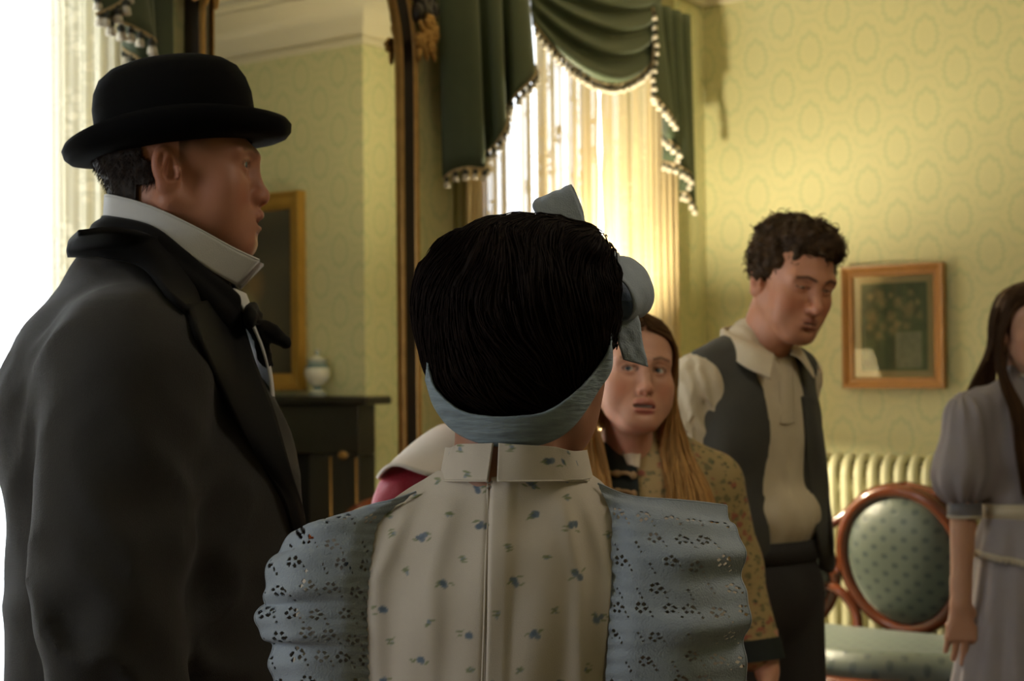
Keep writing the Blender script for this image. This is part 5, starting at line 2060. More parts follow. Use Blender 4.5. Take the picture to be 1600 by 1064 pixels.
extra_r2 = [(-0.088, -0.055, 0.055), (-0.055, -0.085, 0.094), (0.0, -0.10, 0.103), (0.058, -0.085, 0.080), (0.086, -0.062, 0.035)]
extra_r = HN.snap(np.array(extra_r), 6, 0.005)
extra_r2 = HN.snap(np.array(extra_r2), 6, 0.005)
T_ = np.concatenate([top, np.array(extra_r), top[:1]])
B_ = np.concatenate([bot, np.array(extra_r2), bot[:1]])
G = patch([T_, T_ * 0.5 + B_ * 0.5 + np.array([0, 0.002, 0]), B_], 14, 150)
G += grid_normals(G) * (0.00015 * np.sin(np.linspace(0, 200, 150))[None, :, None] * np.linspace(1, 0, 14)[:, None, None])
v, f = solid(G, 0.0022)
gl.put('headband', v, f, M_BAND)

# ribbon bow on the band
def ribbon(name, a, b, nu=40, nv=10, th=0.0016, wob=0.0012, seed=0):
    A = np.array([gpx(*q) for q in a])
    B = np.array([gpx(*q) for q in b])
    G = patch([A, (A + B) / 2, B], nv, nu)
    uu, vv = np.meshgrid(np.linspace(0, 6, nv), np.linspace(0, 9, nu), indexing='ij')
    G = G + grid_normals(G) * (wob * vnoise(np.stack([uu, vv, 0 * uu + seed], -1), seed))[..., None]
    v, f = solid(G, th)
    return gl.put(name, v, f, M_EYELET)


ribbon('bow_loop', [(945, 428, 1.442), (968, 436, 1.436), (985, 458, 1.436), (990, 484, 1.442), (976, 500, 1.452), (952, 503, 1.457)],
       [(952, 398, 1.472), (988, 404, 1.476), (1014, 432, 1.480), (1021, 466, 1.486), (1004, 494, 1.490), (962, 486, 1.492)])
ribbon('bow_loop_inside', [(942, 425, 1.476), (944, 450, 1.474), (944, 478, 1.474), (946, 500, 1.472)], [(980, 430, 1.484), (1000, 450, 1.488), (1006, 475, 1.490), (995, 496, 1.490)])
ribbon('bow_loop', [(905, 372, 1.462), (868, 350, 1.456), (845, 342, 1.452), (832, 320, 1.454), (848, 309, 1.468), (868, 318, 1.480), (880, 345, 1.486)],
       [(930, 388, 1.478), (918, 358, 1.474), (906, 324, 1.470), (893, 292, 1.472), (896, 293, 1.486), (908, 322, 1.496), (915, 352, 1.500)], nu=60, nv=14)
ribbon('bow_tail', [(957, 470, 1.462), (962, 505, 1.458), (966, 535, 1.455), (974, 562, 1.455)], [(990, 470, 1.472), (1000, 505, 1.466), (1004, 535, 1.464), (1013, 573, 1.462)])
ribbon('bow_tail', [(935, 400, 1.47), (915, 375, 1.48), (895, 362, 1.485)], [(950, 420, 1.49), (935, 395, 1.495), (905, 385, 1.50)])
KN = Vol(gpx(953, 412, 1.46) - 0.035, gpx(953, 412, 1.46) + 0.035, 0.003)
KN.ell(gpx(953, 412, 1.458), (0.011, 0.016, 0.014)).ell(gpx(957, 432, 1.458), (0.010, 0.014, 0.012), 0.006)
gl.put_vol('bow_knot', KN, M_EYELET, bumpfn=lambda P: 0.0012 * np.sin(P[:, 0] * 500 + P[:, 2] * 300))

# ---- dress: bodice and sleeves
BD = Vol((-0.29, -0.20, -0.70), (0.29, 0.20, -0.09), 0.006)
BD.ell((0, -0.010, -0.33), (0.132, 0.095, 0.19)).ell((0, 0.018, -0.245), (0.135, 0.078, 0.095), 0.05)
BD.ell((0, -0.005, -0.50), (0.112, 0.088, 0.14), 0.06)
BD.cap((0, 0.022, -0.115), (0, 0.020, -0.19), 0.052, 0.070, 0.035)
for s in (-1, 1):
    BD.cap((s * 0.05, 0.020, -0.172), (s * 0.130, 0.005, -0.195), 0.042, 0.046, 0.04)
    BD.ell((s * 0.155, -0.005, -0.235), (0.052, 0.052, 0.070), 0.03)
    BD.chain([(s * 0.160, -0.005, -0.26), (s * 0.175, 0.012, -0.42), (s * 0.187, -0.035, -0.60)], [0.052, 0.045, 0.034], 0.02)
BD.bump(lambda P: 0.003 * sstep(np.abs(P[:, 0]), 0.12, 0.16) * vnoise(np.stack([P[:, 0] * 30, P[:, 1] * 30, P[:, 2] * 12], -1), 3))
BD.plane_cut((0, 0, -0.112), (0, 0, 1))
v, f = BD.mesh()
gl.put('bodice', v, f, M_SPRIG)

SPB = [(540, 415), (610, 560), (415, 640), (680, 715), (535, 795), (730, 370), (895, 345), (1005, 380), (830, 550), (1025, 530), (890, 715), (1090, 665), (415, 865), (720, 255), (880, 240), (935, 170), (960, 880), (620, 905), (760, 880)]
SPS = [(435, 350), (450, 405), (490, 520), (630, 345), (670, 485), (565, 680), (435, 740), (695, 820), (810, 445), (930, 480), (985, 290), (775, 655), (955, 640), (845, 825), (1050, 820), (590, 245), (520, 290), (1120, 410), (365, 530), (665, 125), (820, 125), (690, 205), (980, 232)]


def sprig_colour(PX, PY):
    sh = PX.shape
    c = np.tile(CREAM, (PX.size, 1))
    x, y = PX.ravel(), PY.ravel()
    r1 = np.random.RandomState(9)
    def dab(cx, cy, rx, ry, an, col, w=0.9):
        nonlocal c
        dx, dy = x - cx, y - cy
        u = dx * math.cos(an) + dy * math.sin(an)
        q = -dx * math.sin(an) + dy * math.cos(an)
        k = (w * (1 - sstep(np.hypot(u / rx, q / ry), 0.65, 1.15)))[:, None]
        c = c * (1 - k) + col * k
    for zx, zy in SPB:
        cx, cy = 400 + zx / 2.051, 640 + zy / 2.051
        for j in range(4):
            dab(cx + r1.uniform(-6, 6), cy + r1.uniform(-5, 5), r1.uniform(4.5, 7), r1.uniform(3.5, 5.5), r1.uniform(0, 3), SBLUE * r1.uniform(0.8, 1.4))
        for j in range(3):
            an = r1.uniform(-0.8, 0.5)
            dab(cx + r1.choice([-1, 1]) * r1.uniform(7, 12), cy + r1.uniform(-8, 8), 5.5, 1.7, an, SGREEN, 0.8)
    for zx, zy in SPS:
        cx, cy = 400 + zx / 2.051, 640 + zy / 2.051
        for j in range(2):
            dab(cx + r1.uniform(-3, 3), cy + r1.uniform(-4, 4), 4, 2.6, r1.uniform(0, 3), SBLUE * 1.5, 0.7)
        for j in range(3):
            dab(cx + r1.uniform(-4, 4), cy + r1.uniform(-6, 6), 6.5, 1.6, r1.uniform(-0.6, 0.3), SGREEN, 0.8)
    return c.reshape(*sh, 3)


def printed_panel(name, rows, nu, nv, off, th, disp=None):
    px = np.array([[(q[0], q[1]) for q in r] for r in rows], float)
    Pg = patch(px, nu, nv)
    G = patch(gl.drape(BD, rows, off), nu, nv)
    if disp is not None:
        G = G + grid_normals(G) * disp(Pg[..., 0], Pg[..., 1])[..., None]
    n = grid_normals(G)
    v, f = solid(G, th)
    c = sprig_colour(Pg[..., 0], Pg[..., 1]).reshape(-1, 3)
    return gl.put(name, v, f, M_DRESS, np.concatenate([c, c])), G


def back_disp(PX, PY):
    xs = 771 - (PY - 750) * 0.035           # the closing of the back
    lip = 0.0022 * (sstep(PX, xs - 1, xs + 3) - sstep(PX, xs + 22, xs + 40)) - 0.0020 * np.exp(-((PX - xs + 4) / 4.0) ** 2)
    pl = 0
    for fx, am, w in ((642, 0.0028, 13), (708, 0.0020, 15), (878, 0.0032, 14), (915, 0.002, 10)):
        xx = fx + (800 - fx) * np.clip((800 - PY) / 350, -0.3, 0.3)
        pl = pl + am * np.exp(-((PX - xx) / w) ** 2) * sstep(PY, 760, 820)
    return lip + pl + 0.0012 * np.sin(PX * 0.07 + PY * 0.012)


o_, _ = printed_panel('back_panel', [[(690, 742), (740, 748), (805, 748), (870, 748), (915, 742)],
                                [(640, 770), (715, 775), (800, 775), (880, 775), (942, 765)],
                                [(598, 812), (700, 815), (790, 815), (880, 815), (953, 805)],
                                [(582, 880), (680, 880), (780, 880), (870, 880), (951, 880)],
                                [(577, 970), (670, 970), (765, 970), (860, 970), (946, 970)],
                                [(575, 1070), (665, 1070), (760, 1070), (850, 1070), (938, 1070)],
                                [(575, 1180), (665, 1180), (760, 1180), (850, 1180), (932, 1180)]], 200, 170, 0.004, 0.002, back_disp)
# stand collar, open at the back
def collar_half(pxs, sgn):
    rows = []
    for t, (ta, tb) in enumerate(pxs):
        rows.append([ta, tb])
    return rows


NK = Vol((-0.12, -0.12, -0.20), (0.12, 0.13, 0.0), 0.005)
NK.cap((0, 0.024, -0.03), (0, 0.020, -0.19), 0.0585, 0.066, 0.02)
for s, xs_t, xs_b in ((-1, [773, 746, 722, 713], [766, 740, 712, 700]), (1, [781, 818, 862, 889], [779, 820, 872, 903])):
    tt_ = gl.drape(NK, [[(x, 692 + (4 if i == 3 else 0) + (3 * i if s > 0 else i), 0.004) for i, x in enumerate(xs_t)]])[0]
    bb_ = gl.drape(NK, [[(x, 750, 0.0055) for i, x in enumerate(xs_b)]])[0]
    # carry on round the neck to the front
    fr_t = [(-s * 0.066, 0.01, tt_[-1][2] - 0.002), (-s * 0.056, -0.035, tt_[-1][2] - 0.006), (-s * 0.004, -0.062, tt_[-1][2] - 0.012)]
    fr_b = [(-s * 0.071, 0.01, bb_[-1][2]), (-s * 0.060, -0.042, bb_[-1][2] - 0.004), (-s * 0.004, -0.070, bb_[-1][2] - 0.010)]
    tt_ = np.concatenate([tt_ * [1, 1, 1], fr_t])
    bb_ = np.concatenate([bb_, fr_b])
    ctrl = np.array([tt_, tt_ * 0.5 + bb_ * 0.5, bb_])
    cpx = np.zeros((3, len(tt_), 2))
    for i in range(len(tt_)):
        xa, xb = (xs_t[i], xs_b[i]) if i < 4 else (2000, 2000)
        cpx[0, i], cpx[1, i], cpx[2, i] = (xa, 694), ((xa + xb) / 2, 722), (xb, 749)
    G = patch(ctrl, 40, 120)
    Pg = patch(cpx, 40, 120)
    v, f = solid(G, 0.0024)
    c = sprig_colour(Pg[..., 0], Pg[..., 1]).reshape(-1, 3)
    gl.put('stand_collar', v, f, M_DRESS, np.concatenate([c, c]))
line = gl.drape(NK, [[(x, 751, 0.0075) for x in (695, 720, 745, 768)]])[0]
m = MB().tube(catmull(line, 24), 0.0010, 5).tube(catmull(gl.drape(NK, [[(x, 751, 0.0075) for x in (780, 820, 865, 908)]])[0], 24), 0.0010, 5)
zp = catmull(gl.drape(BD, [[(771 - (y - 750) * 0.035 - 5, y, 0.0052) for y in (752, 800, 880, 970, 1070, 1170)]])[0], 120)
m.tube(zp, 0.0011, 5)
gl.put_mb('seam_piping', m, M_SEAM)
hk = gl.hit(BD, 769, 757, 0.007)
m = MB().tube([hk + [0.004, 0, 0.002], hk + [0, 0.002, 0], hk + [-0.004, 0, 0.002]], 0.0009, 6).tube([hk + [0.002, 0, -0.005], hk + [0, 0.0015, -0.002], hk + [-0.002, 0, -0.005]], 0.0009, 6)
gl.put_mb('hook_and_eye', m, mat('steel_hook', (0.5, 0.5, 0.5), 0.3, metal=1.0))

# ---- ruffles of pierced blue cotton over the shoulders
def ruffle(rows, seed, depth, waves, nu=230, nv=120, t_from=-1):
    """rows run down the seam; each row goes from the seam outwards"""
    px = np.array(rows, float)
    base = gl.drape(BD, [[(r[0][0], r[0][1], 0.007) for r in rows]])[0]
    dep = []
    for i, r in enumerate(rows):
        w0 = gl.pose(base[i])
        d_seam = w0[1]
        dep.append([d_seam + depth[0], d_seam + depth[1], d_seam + depth[2], d_seam + depth[3]])
    ctrl = np.array([[gl.loc(q[0], q[1], dd) for q, dd in zip(r, dr)] for r, dr in zip(rows, dep)])
    ctrl[:, 0] = base
    G = patch(ctrl, nu, nv)
    Pg = patch(px, nu, nv)
    t = np.linspace(0, 1, nu)[:, None]
    u = np.linspace(0, 1, nv)[None]
    rr = np.random.RandomState(seed)
    wv = np.sin(t * 2 * math.pi * waves + 1.5 * u + rr.rand() * 6) + 0.5 * np.sin(t * 2 * math.pi * waves * 1.9 + rr.rand() * 6 - 2.0 * u)
    puck = np.sin(t * 2 * math.pi * waves * 5 + rr.rand() * 6) * 0.0012 * np.exp(-u * 5)
    wv = wv * 0.0042 * sstep(u + 0 * t, 0.1, 0.9) + puck
    G = G + grid_normals(G) * wv[..., None]
    # pierced flowers
    x, y = Pg[..., 0], Pg[..., 1]
    hole = np.zeros(x.shape, bool)
    k = 0
    for yy in np.arange(770, 1140, 37):
        for xx in np.arange(400, 1190, 39):
            cx = xx + (k % 2) * 19 + rr.uniform(-5, 5)
            cy = yy + rr.uniform(-6, 6)
            a0 = rr.uniform(0, 6)
            if rr.rand() < 0.78:
                for j in range(5):
                    a = a0 + j * 2 * math.pi / 5
                    hole |= np.hypot((x - cx - 7.5 * math.cos(a)) / 3.2, (y - cy - 6.5 * math.sin(a)) / 2.3) < 1
            for j in range(3):
                hole |= np.hypot((x - cx - 19 + 4 * j) / 1.9, (y - cy - 14 + 7 * j) / 1.7) < 1
        k += 1
    m_ = (u > 0.04) & (u < 0.985)
    hole &= (m_ & (t > t_from))
    f0 = grid_faces(nu, nv)
    hf_ = hole.ravel()[f0].mean(1) > 0.45
    f0 = f0[~hf_]
    n = grid_normals(G)
    a = (G + n * 0.0006).reshape(-1, 3)
    b = (G - n * 0.0006).reshape(-1, 3)
    o = gl.put('shoulder_ruffle', np.concatenate([a, b]), np.concatenate([f0[:, ::-1], f0 + nu * nv]), M_EYELET)
    gl.put_mb('ruffle_hem', MB().tube(G[:, -1], 0.0012, 5).tube(G[0], 0.0011, 5), M_EYELET)
    return o


ruffle([[(655, 778), (610, 782), (568, 788), (530, 800)], [(600, 818), (562, 812), (512, 814), (480, 828)], [(586, 858), (540, 855), (470, 852), (426, 862)], [(580, 910), (530, 912), (460, 915), (419, 922)],
        [(578, 950), (530, 952), (450, 955), (404, 950)], [(577, 990), (530, 992), (455, 995), (411, 992)], [(576, 1030), (530, 1032), (470, 1030), (425, 1026)], [(576, 1080), (530, 1085), (480, 1085), (431, 1080)], [(576, 1130), (530, 1135), (480, 1135), (434, 1130)]],
       4, (0, -0.010, -0.006, 0.026), 4.5)
ruffle([[(928, 765), (985, 776), (1060, 786), (1132, 796)], [(950, 812), (1000, 812), (1075, 818), (1149, 820)], [(950, 860), (1005, 865), (1085, 868), (1158, 862)], [(949, 910), (1005, 915), (1090, 918), (1164, 908)],
        [(947, 960), (1005, 965), (1090, 968), (1167, 952)], [(944, 1010), (1000, 1015), (1085, 1018), (1167, 1000)], [(940, 1064), (1000, 1068), (1080, 1070), (1163, 1050)], [(937, 1120), (1000, 1122), (1080, 1122), (1160, 1110)]],
       12, (0, -0.010, -0.006, 0.026), 3.2, t_from=0.10)
skirt(gl, -0.52, gl.zf + 0.02, 0.115, 0.09, 0.33, 0.30, M_SPRIG, folds=16, name='skirt')
for s in (-1, 1):
    W = Vol((s * 0.07 - 0.06, -0.2, gl.zf - 0.01), (s * 0.07 + 0.06, 0.1, gl.zf + 0.12), 0.008)
    W.chain([(s * 0.07, 0.03, gl.zf + 0.04), (s * 0.08, -0.13, gl.zf + 0.03)], [0.036, 0.03], 0.02).cap((s * 0.07, 0.02, gl.zf + 0.05), (s * 0.07, 0.02, gl.zf + 0.1), 0.034, 0.034, 0.02)
    v, f = W.mesh()
    gl.put('shoe', v, f, M_SHOE)

# ------------------------------------------------------------------ young man in waistcoat, looking down
M_SHIRT = mat('cream_shirt', (0.66, 0.55, 0.375), 0.75, noise=0.05, nscale=60, bump=0.2, bscale=400, sheen=0.1)
M_VEST = mat('slate_waistcoat', (0.066, 0.063, 0.050), 0.8, noise=0.12, nscale=150, bump=0.25, bscale=700, sheen=0.1)
M_TROUS = mat('dark_trousers', (0.030, 0.026, 0.024), 0.8, noise=0.1, nscale=100, bump=0.2, bscale=600)

ym = Fig('young man with curly brown hair in grey waistcoat, looking down', yf(1235, 437, 3.26), 32)
YP = Pose(ym.eye, 25, 16, 7, 1.0)
SK = (0.56, 0.25, 0.14)
nb = YP.inv(ym.pose(np.array([-0.028, 0.085, -0.185])))
hv, hf, hc, hV = make_head(dict(skin=SK, neck=tuple(nb), neck_r=0.053, nose=1.2, nosew=0.95, eye_open=0.42, fw=0.92, jw=0.86, brow=(0.035, 0.02, 0.011), broww=0.9, stubble=0.10, mouthw=1.06, lash=0.9))
x0 = -0.035
HB = Vol((x0 - 0.20, 0.06, -0.80), (x0 + 0.20, 0.36, -0.44), 0.0045)
for s in (-1, 1):
    make_hand(HB, (x0 + s * 0.055, 0.215, -0.575), (-s * 0.75, 0.12, -0.55), (0, -1, 0.1), 0.180, side=-s if False else s, curl=0.75)
    HB.cap((x0 + s * 0.11, 0.20, -0.525), (x0 + s * 0.06, 0.215, -0.57), 0.03, 0.026, 0.01)
bv, bf = HB.mesh()
CB = Vol((x0 - 0.25, -0.06, -0.80), (x0 + 0.25, 0.26, -0.12), 0.016)
CB.ell((x0, 0.085, -0.33), (0.13, 0.08, 0.18)).ell((x0, 0.08, -0.58), (0.115, 0.075, 0.2), 0.05).cap((x0, 0.085, -0.15), (x0, 0.09, -0.25), 0.05, 0.07, 0.04)
for s in (-1, 1):
    CB.chain([(x0 + s * 0.145, 0.09, -0.205), (x0 + s * 0.16, 0.14, -0.42), (x0 + s * 0.10, 0.20, -0.53)], [0.045, 0.036, 0.028], 0.03)
tv_, tf_ = CB.mesh()
v, f, c = join([(YP(hv), hf, hc), (ym.pose(bv), bf, SK), (ym.pose(tv_), tf_, SK)])
mesh_obj('body', v - ym.base, f, M_SKIN, ym.root, True, c)
put_eyes(ym.root, YP, ym.base, (0.0, -0.45), (0.05, 0.03, 0.015))
# curly hair
HR2 = Vol((-0.115, -0.135, -0.10), (0.115, 0.145, 0.165), 0.0038)
HR2.ell((0, 0.022, 0.046), (0.084, 0.100, 0.088)).ell((0, -0.045, 0.095), (0.062, 0.050, 0.036), 0.03).ell((0.02, -0.065, 0.088), (0.045, 0.035, 0.028), 0.02)
for s in (-1, 1):
    HR2.ell((s * 0.068, 0.0, 0.030), (0.020, 0.040, 0.034), 0.02)
HR2.plane_cut((0, 0, -0.004), (0, -0.62, -0.75), 0.012)
rs = np.random.RandomState(3)
cl = rs.randn(170, 3)
cl = cl / np.linalg.norm(cl, axis=1, keepdims=True)
cl = HR2.snap(cl * 0.1 + [0, 0.01, 0.05], 4)
for p in cl:
    if HR2.sample(p[None])[0] < 0.004 and (p[2] > -0.02 or p[1] > 0.03):
        r = rs.uniform(0.007, 0.0125)
        HR2.ell(p, (r, r * rs.uniform(0.6, 1), r * rs.uniform(0.5, 0.8)), 0.006, rot3(*rs.uniform(0, 180, 3)))
HR2.bump(lambda P: 0.0028 * vnoise(P * 75, 4) + 0.0012 * vnoise(P * 190, 6))
v, f = HR2.mesh()
HCB = np.array([[0.050, 0.027, 0.011]])
ym.put('hair', v, f, M_HAIR, HCB * (1 + 0.5 * vnoise(v * 70, 3))[:, None], YP)
st_ = v[rs.choice(len(v), 900)]
g = HR2.grad(st_)
g /= np.linalg.norm(g, axis=1, keepdims=True) + 1e-9
ta = np.cross(g, rs.randn(len(g), 3))
ta /= np.linalg.norm(ta, axis=1, keepdims=True) + 1e-9
tt = np.linspace(0, 1, 7)[None, :, None]
rad_ = rs.uniform(0.004, 0.009, (len(st_), 1, 1))
curl = st_[:, None] + g[:, None] * (np.sin(tt * 3.0) * rad_ * 0.9 - 0.001) + ta[:, None] * ((1 - np.cos(tt * 3.2)) * rad_ * 1.2)
strand_obj('curls', YP(curl), 0.0011, HCB * (0.7 + 0.9 * rs.rand(len(st_), 1)), ym.root, ym.base)

# shirt: torso and billowy sleeves
SV = Vol((x0 - 0.30, -0.12, -0.72), (x0 + 0.30, 0.34, -0.08), 0.0065)
SV.ell((x0, 0.080, -0.32), (0.158, 0.105, 0.19)).ell((x0, 0.075, -0.53), (0.138, 0.098, 0.17), 0.05)
SV.cap((x0, 0.085, -0.135), (x0, 0.085, -0.20), 0.056, 0.085, 0.03)
SV.ell((x0 + 0.018, 0.000, -0.505), (0.080, 0.050, 0.055), 0.03)
for s in (-1, 1):
    SV.cap((x0 + s * 0.05, 0.088, -0.170), (x0 + s * 0.135, 0.088, -0.206), 0.042, 0.048, 0.04)
    q = 0.148 if s < 0 else 0.128
    SV.chain([(x0 + s * (q + 0.010), 0.095 if s < 0 else 0.115, -0.225), (x0 + s * (q + 0.016), 0.140 if s < 0 else 0.170, -0.40), (x0 + s * 0.105, 0.200, -0.515)], [0.058, 0.060, 0.042], 0.02)


def shirt_folds(P):
    x, y, z = P.T
    arm = sstep(np.abs(x - x0), 0.12, 0.17)
    r = vnoise(np.stack([x * 62 + z * 14, y * 55 - z * 9, z * 11], -1), 3)
    r2 = vnoise(np.stack([x * 45, y * 12, z * 10 + x * 14], -1), 8)
    return arm * 0.0075 * (1 - 2 * np.abs(r)) + (1 - arm) * 0.0035 * (1 - 2 * np.abs(r2))


ym.put_vol('shirt', SV, M_SHIRT, bumpfn=shirt_folds)
VV = Vol((x0 - 0.22, -0.08, -0.70), (x0 + 0.22, 0.24, -0.10), 0.006)
VV.ell((x0, 0.080, -0.32), (0.167, 0.114, 0.19)).ell((x0, 0.075, -0.55), (0.152, 0.112, 0.17), 0.05)
for s in (-1, 1):
    VV.cap((x0 + s * 0.055, 0.088, -0.162), (x0 + s * 0.128, 0.088, -0.194), 0.048, 0.050, 0.04)
P = np.stack(np.meshgrid(*VV.ax, indexing='ij'), -1)
wz = np.interp(-P[..., 2], [0.10, 0.17, 0.34, 0.45, 0.55, 0.65], [0.075, 0.064, 0.050, 0.058, 0.070, 0.085])
xz = np.interp(-P[..., 2], [0.10, 0.45, 0.55], [x0, x0 + 0.002, x0 + 0.016])
VV.D = np.maximum(VV.D, np.where(P[..., 1] < 0.085, wz - np.abs(P[..., 0] - xz), -1).astype(np.float32))
hole = np.sqrt((P[..., 0] - x0) ** 2 + (P[..., 1] - 0.06) ** 2)          # neck opening
VV.D = np.maximum(VV.D, np.where(P[..., 2] > -0.18, 0.074 - hole, -1).astype(np.float32))
for s in (-1, 1):       # armholes
    VV.ell((x0 + s * 0.198, 0.12, -0.275), (0.038, 0.060, 0.105), 0.006, None, 'sub')
VV.plane_cut((0, 0, -0.625), (0, 0.12, -1), 0.004)
VV.bump(lambda P: 0.0022 * vnoise(np.stack([P[:, 0] * 14, P[:, 1] * 14, P[:, 2] * 9 + P[:, 0] * 8], -1), 3))
wv_ = VV.mesh()
ym.put('waistcoat', wv_[0], wv_[1], M_VEST)
for py in (756, 792):
    p = ym.hit(VV, 1198, py, 0.002)
    m = MB().ball(p, (0.007, 0.005, 0.007), 6)
    ym.put_mb('button', m, M_BLACKCLOTH)
fl = ym.drape(SV, [[(1250, 620, .006), (1262, 620, .010), (1272, 622, .006)], [(1256, 690, .006), (1269, 690, .012), (1281, 690, .008)], [(1260, 760, .006), (1274, 760, .016), (1286, 760, .012)],
                   [(1270, 830, .010), (1281, 830, .020), (1290, 830, .016)], [(1272, 884, .012), (1282, 888, .022), (1292, 880, .018)]])
ym.sheet('waistcoat_front', fl, 40, 12, 0.005, M_VEST)
# turn-down collar
ct = [(0.0, 0.135, -0.098), (0.050, 0.118, -0.102), (0.063, 0.070, -0.118), (0.050, 0.018, -0.140), (0.024, -0.010, -0.160)]
cb = [(0.0, 0.140, -0.134), (0.058, 0.120, -0.140), (0.088, 0.066, -0.158), (0.092, 0.005, -0.186), (0.062, -0.042, -0.212)]
cm = [(0.0, 0.142, -0.102), (0.056, 0.122, -0.107), (0.080, 0.070, -0.126), (0.070, 0.008, -0.150), (0.038, -0.026, -0.172)]
rows = []
for L_ in (ct, cm, cb):
    rows.append([(x0 - x, y, z) for x, y, z in L_[::-1]] + [(x0 + x, y, z) for x, y, z in L_[1:]])
ym.sheet('shirt_collar', rows, 16, 90, 0.004, M_SHIRT)
pk = ym.drape(SV, [[(1215, 562, .004), (1224, 560, .006), (1236, 560, .004)], [(1216, 610, .003), (1226, 610, .006), (1238, 610, .003)], [(1218, 662, .002), (1228, 664, .004), (1240, 661, .002)]])
ym.sheet('placket', pk, 30, 10, 0.002, M_SHIRT)
legs(ym, -0.66, 0.140, M_TROUS, M_SHOE, cx=x0, cy=0.075, r=0.080)
m = MB()
ring = [(x0 + 0.146 * math.cos(a), 0.075 + 0.108 * math.sin(a), -0.580) for a in np.linspace(0, 2 * math.pi, 49)]
G = np.array([[(p[0], p[1], p[2] + dz) for p in ring[:-1]] for dz in (0.022, -0.022)])
v, f = solid(G, 0.005, True)
ym.put('waistband', v, f, M_TROUS)

# ------------------------------------------------------------------ blonde woman in the flowered robe
def floral_mat(name):
    m, nt, b = new_mat(name)
    L = nt.links
    tc = N(nt, 'ShaderNodeTexCoord')
    def vor(scale, seed):
        mp = N(nt, 'ShaderNodeMapping')
        mp.inputs['Location'].default_value = (seed, seed * 2, 0)
        mp.inputs['Scale'].default_value = (1, 1, 1.25)
        L.new(tc.outputs['Object'], mp.inputs['Vector'])
        nz = N(nt, 'ShaderNodeTexNoise')
        nz.inputs['Scale'].default_value = 60
        L.new(mp.outputs[0], nz.inputs['Vector'])
        mx = mix_col(nt, 0.025, mp.outputs[0], nz.outputs['Color'], 'ADD')
        v = N(nt, 'ShaderNodeTexVoronoi')
        v.inputs['Scale'].default_value = scale
        L.new(mx, v.inputs['Vector'])
        return v.outputs['Distance']
    base = (0.40, 0.285, 0.115)
    a = math_node(nt, 'MULTIPLY', math_node(nt, 'SUBTRACT', 0.40, vor(48, 0.0)), 6.0, clamp=True)
    c1 = mix_col(nt, a, base, (0.19, 0.165, 0.065))
    r = math_node(nt, 'MULTIPLY', math_node(nt, 'SUBTRACT', 0.36, vor(34, 3.3)), 7.0, clamp=True)
    c2 = mix_col(nt, math_node(nt, 'MULTIPLY', r, 0.85), c1, (0.32, 0.075, 0.045))
    g = math_node(nt, 'MULTIPLY', math_node(nt, 'SUBTRACT', 0.27, vor(60, 7.1)), 8.0, clamp=True)
    c3 = mix_col(nt, g, c2, (0.075, 0.085, 0.035))
    L.new(c3, b.inputs['Base Color'])
    b.inputs['Roughness'].default_value = 0.7
    b.inputs['Sheen Weight'].default_value = 0.1
    return m


M_FLORAL = floral_mat('flowered_brocade')
M_DKGREEN = mat('dark_green_cloth', (0.012, 0.018, 0.014), 0.8, noise=0.1, nscale=80)
M_BRAID = mat('tan_braid', (0.42, 0.27, 0.12), 0.7, bump=0.6, bscale=500)
bl_ = Fig('blonde woman with long hair in a flowered robe, grimacing beside the girl', yf(985, 581, 2.85), 8)
BP = Pose(bl_.eye, 14, -3, 5, 0.915)
SKB = (0.62, 0.32, 0.205)
bx = 0.045
nb = BP.inv(bl_.pose(np.array([0.012, 0.075, -0.175])))
hv, hf, hc, hV = make_head(dict(skin=SKB, neck=tuple(nb), neck_r=0.052, full=1.0, fw=1.02, jw=1.02, nose=0.85, nosew=1.0, mouth=0.0050, mouthw=1.08, smile=-0.0045, lip=(0.52, 0.165, 0.125), lipw=0.85,
                                brow=(0.10, 0.055, 0.03), browz=0.002, broww=0.7, lash=0.95, eye_open=1.0))
HB = Vol((-0.40, -0.14, -0.82), (0.42, 0.16, -0.50), 0.0045)
hd = [(0.268, 0.035, -0.575), (-0.17, 0.035, -0.575)]
for s, w in ((1, hd[0]), (-1, hd[1])):
    make_hand(HB, w, (0.05 * s, -0.10, -1), (-s, 0.1, 0), 0.165, side=-s, curl=0.45)
    HB.cap(np.array(w) + [0, 0.015, 0.07], w, 0.027, 0.024, 0.01)
bv, bf = HB.mesh()
CB = Vol((bx - 0.25, -0.08, -0.80), (bx + 0.27, 0.22, -0.11), 0.016)
CB.ell((bx, 0.085, -0.33), (0.125, 0.085, 0.17)).ell((bx, 0.085, -0.56), (0.12, 0.085, 0.2), 0.05).cap((0.015, 0.075, -0.14), (bx, 0.085, -0.24), 0.05, 0.06, 0.04)
CB.chain([(bx + 0.135, 0.085, -0.205), (bx + 0.185, 0.09, -0.38), (0.262, 0.05, -0.54)], [0.038, 0.034, 0.026], 0.03)
CB.chain([(bx - 0.135, 0.085, -0.205), (bx - 0.19, 0.09, -0.38), (-0.17, 0.05, -0.54)], [0.038, 0.034, 0.026], 0.03)
tv_, tf_ = CB.mesh()
v, f, c = join([(BP(hv), hf, hc), (bl_.pose(bv), bf, SKB), (bl_.pose(tv_), tf_, SKB)])
mesh_obj('body', v - bl_.base, f, M_SKIN, bl_.root, True, c)
put_eyes(bl_.root, BP, bl_.base, (-0.55, 0.08), (0.10, 0.13, 0.15))
m = MB().box((-0.0185, -0.098, -0.0755), (0.0185, -0.088, -0.0700), 0.0015)
bl_.put_mb('teeth', m, M_TEETH, pose=BP)
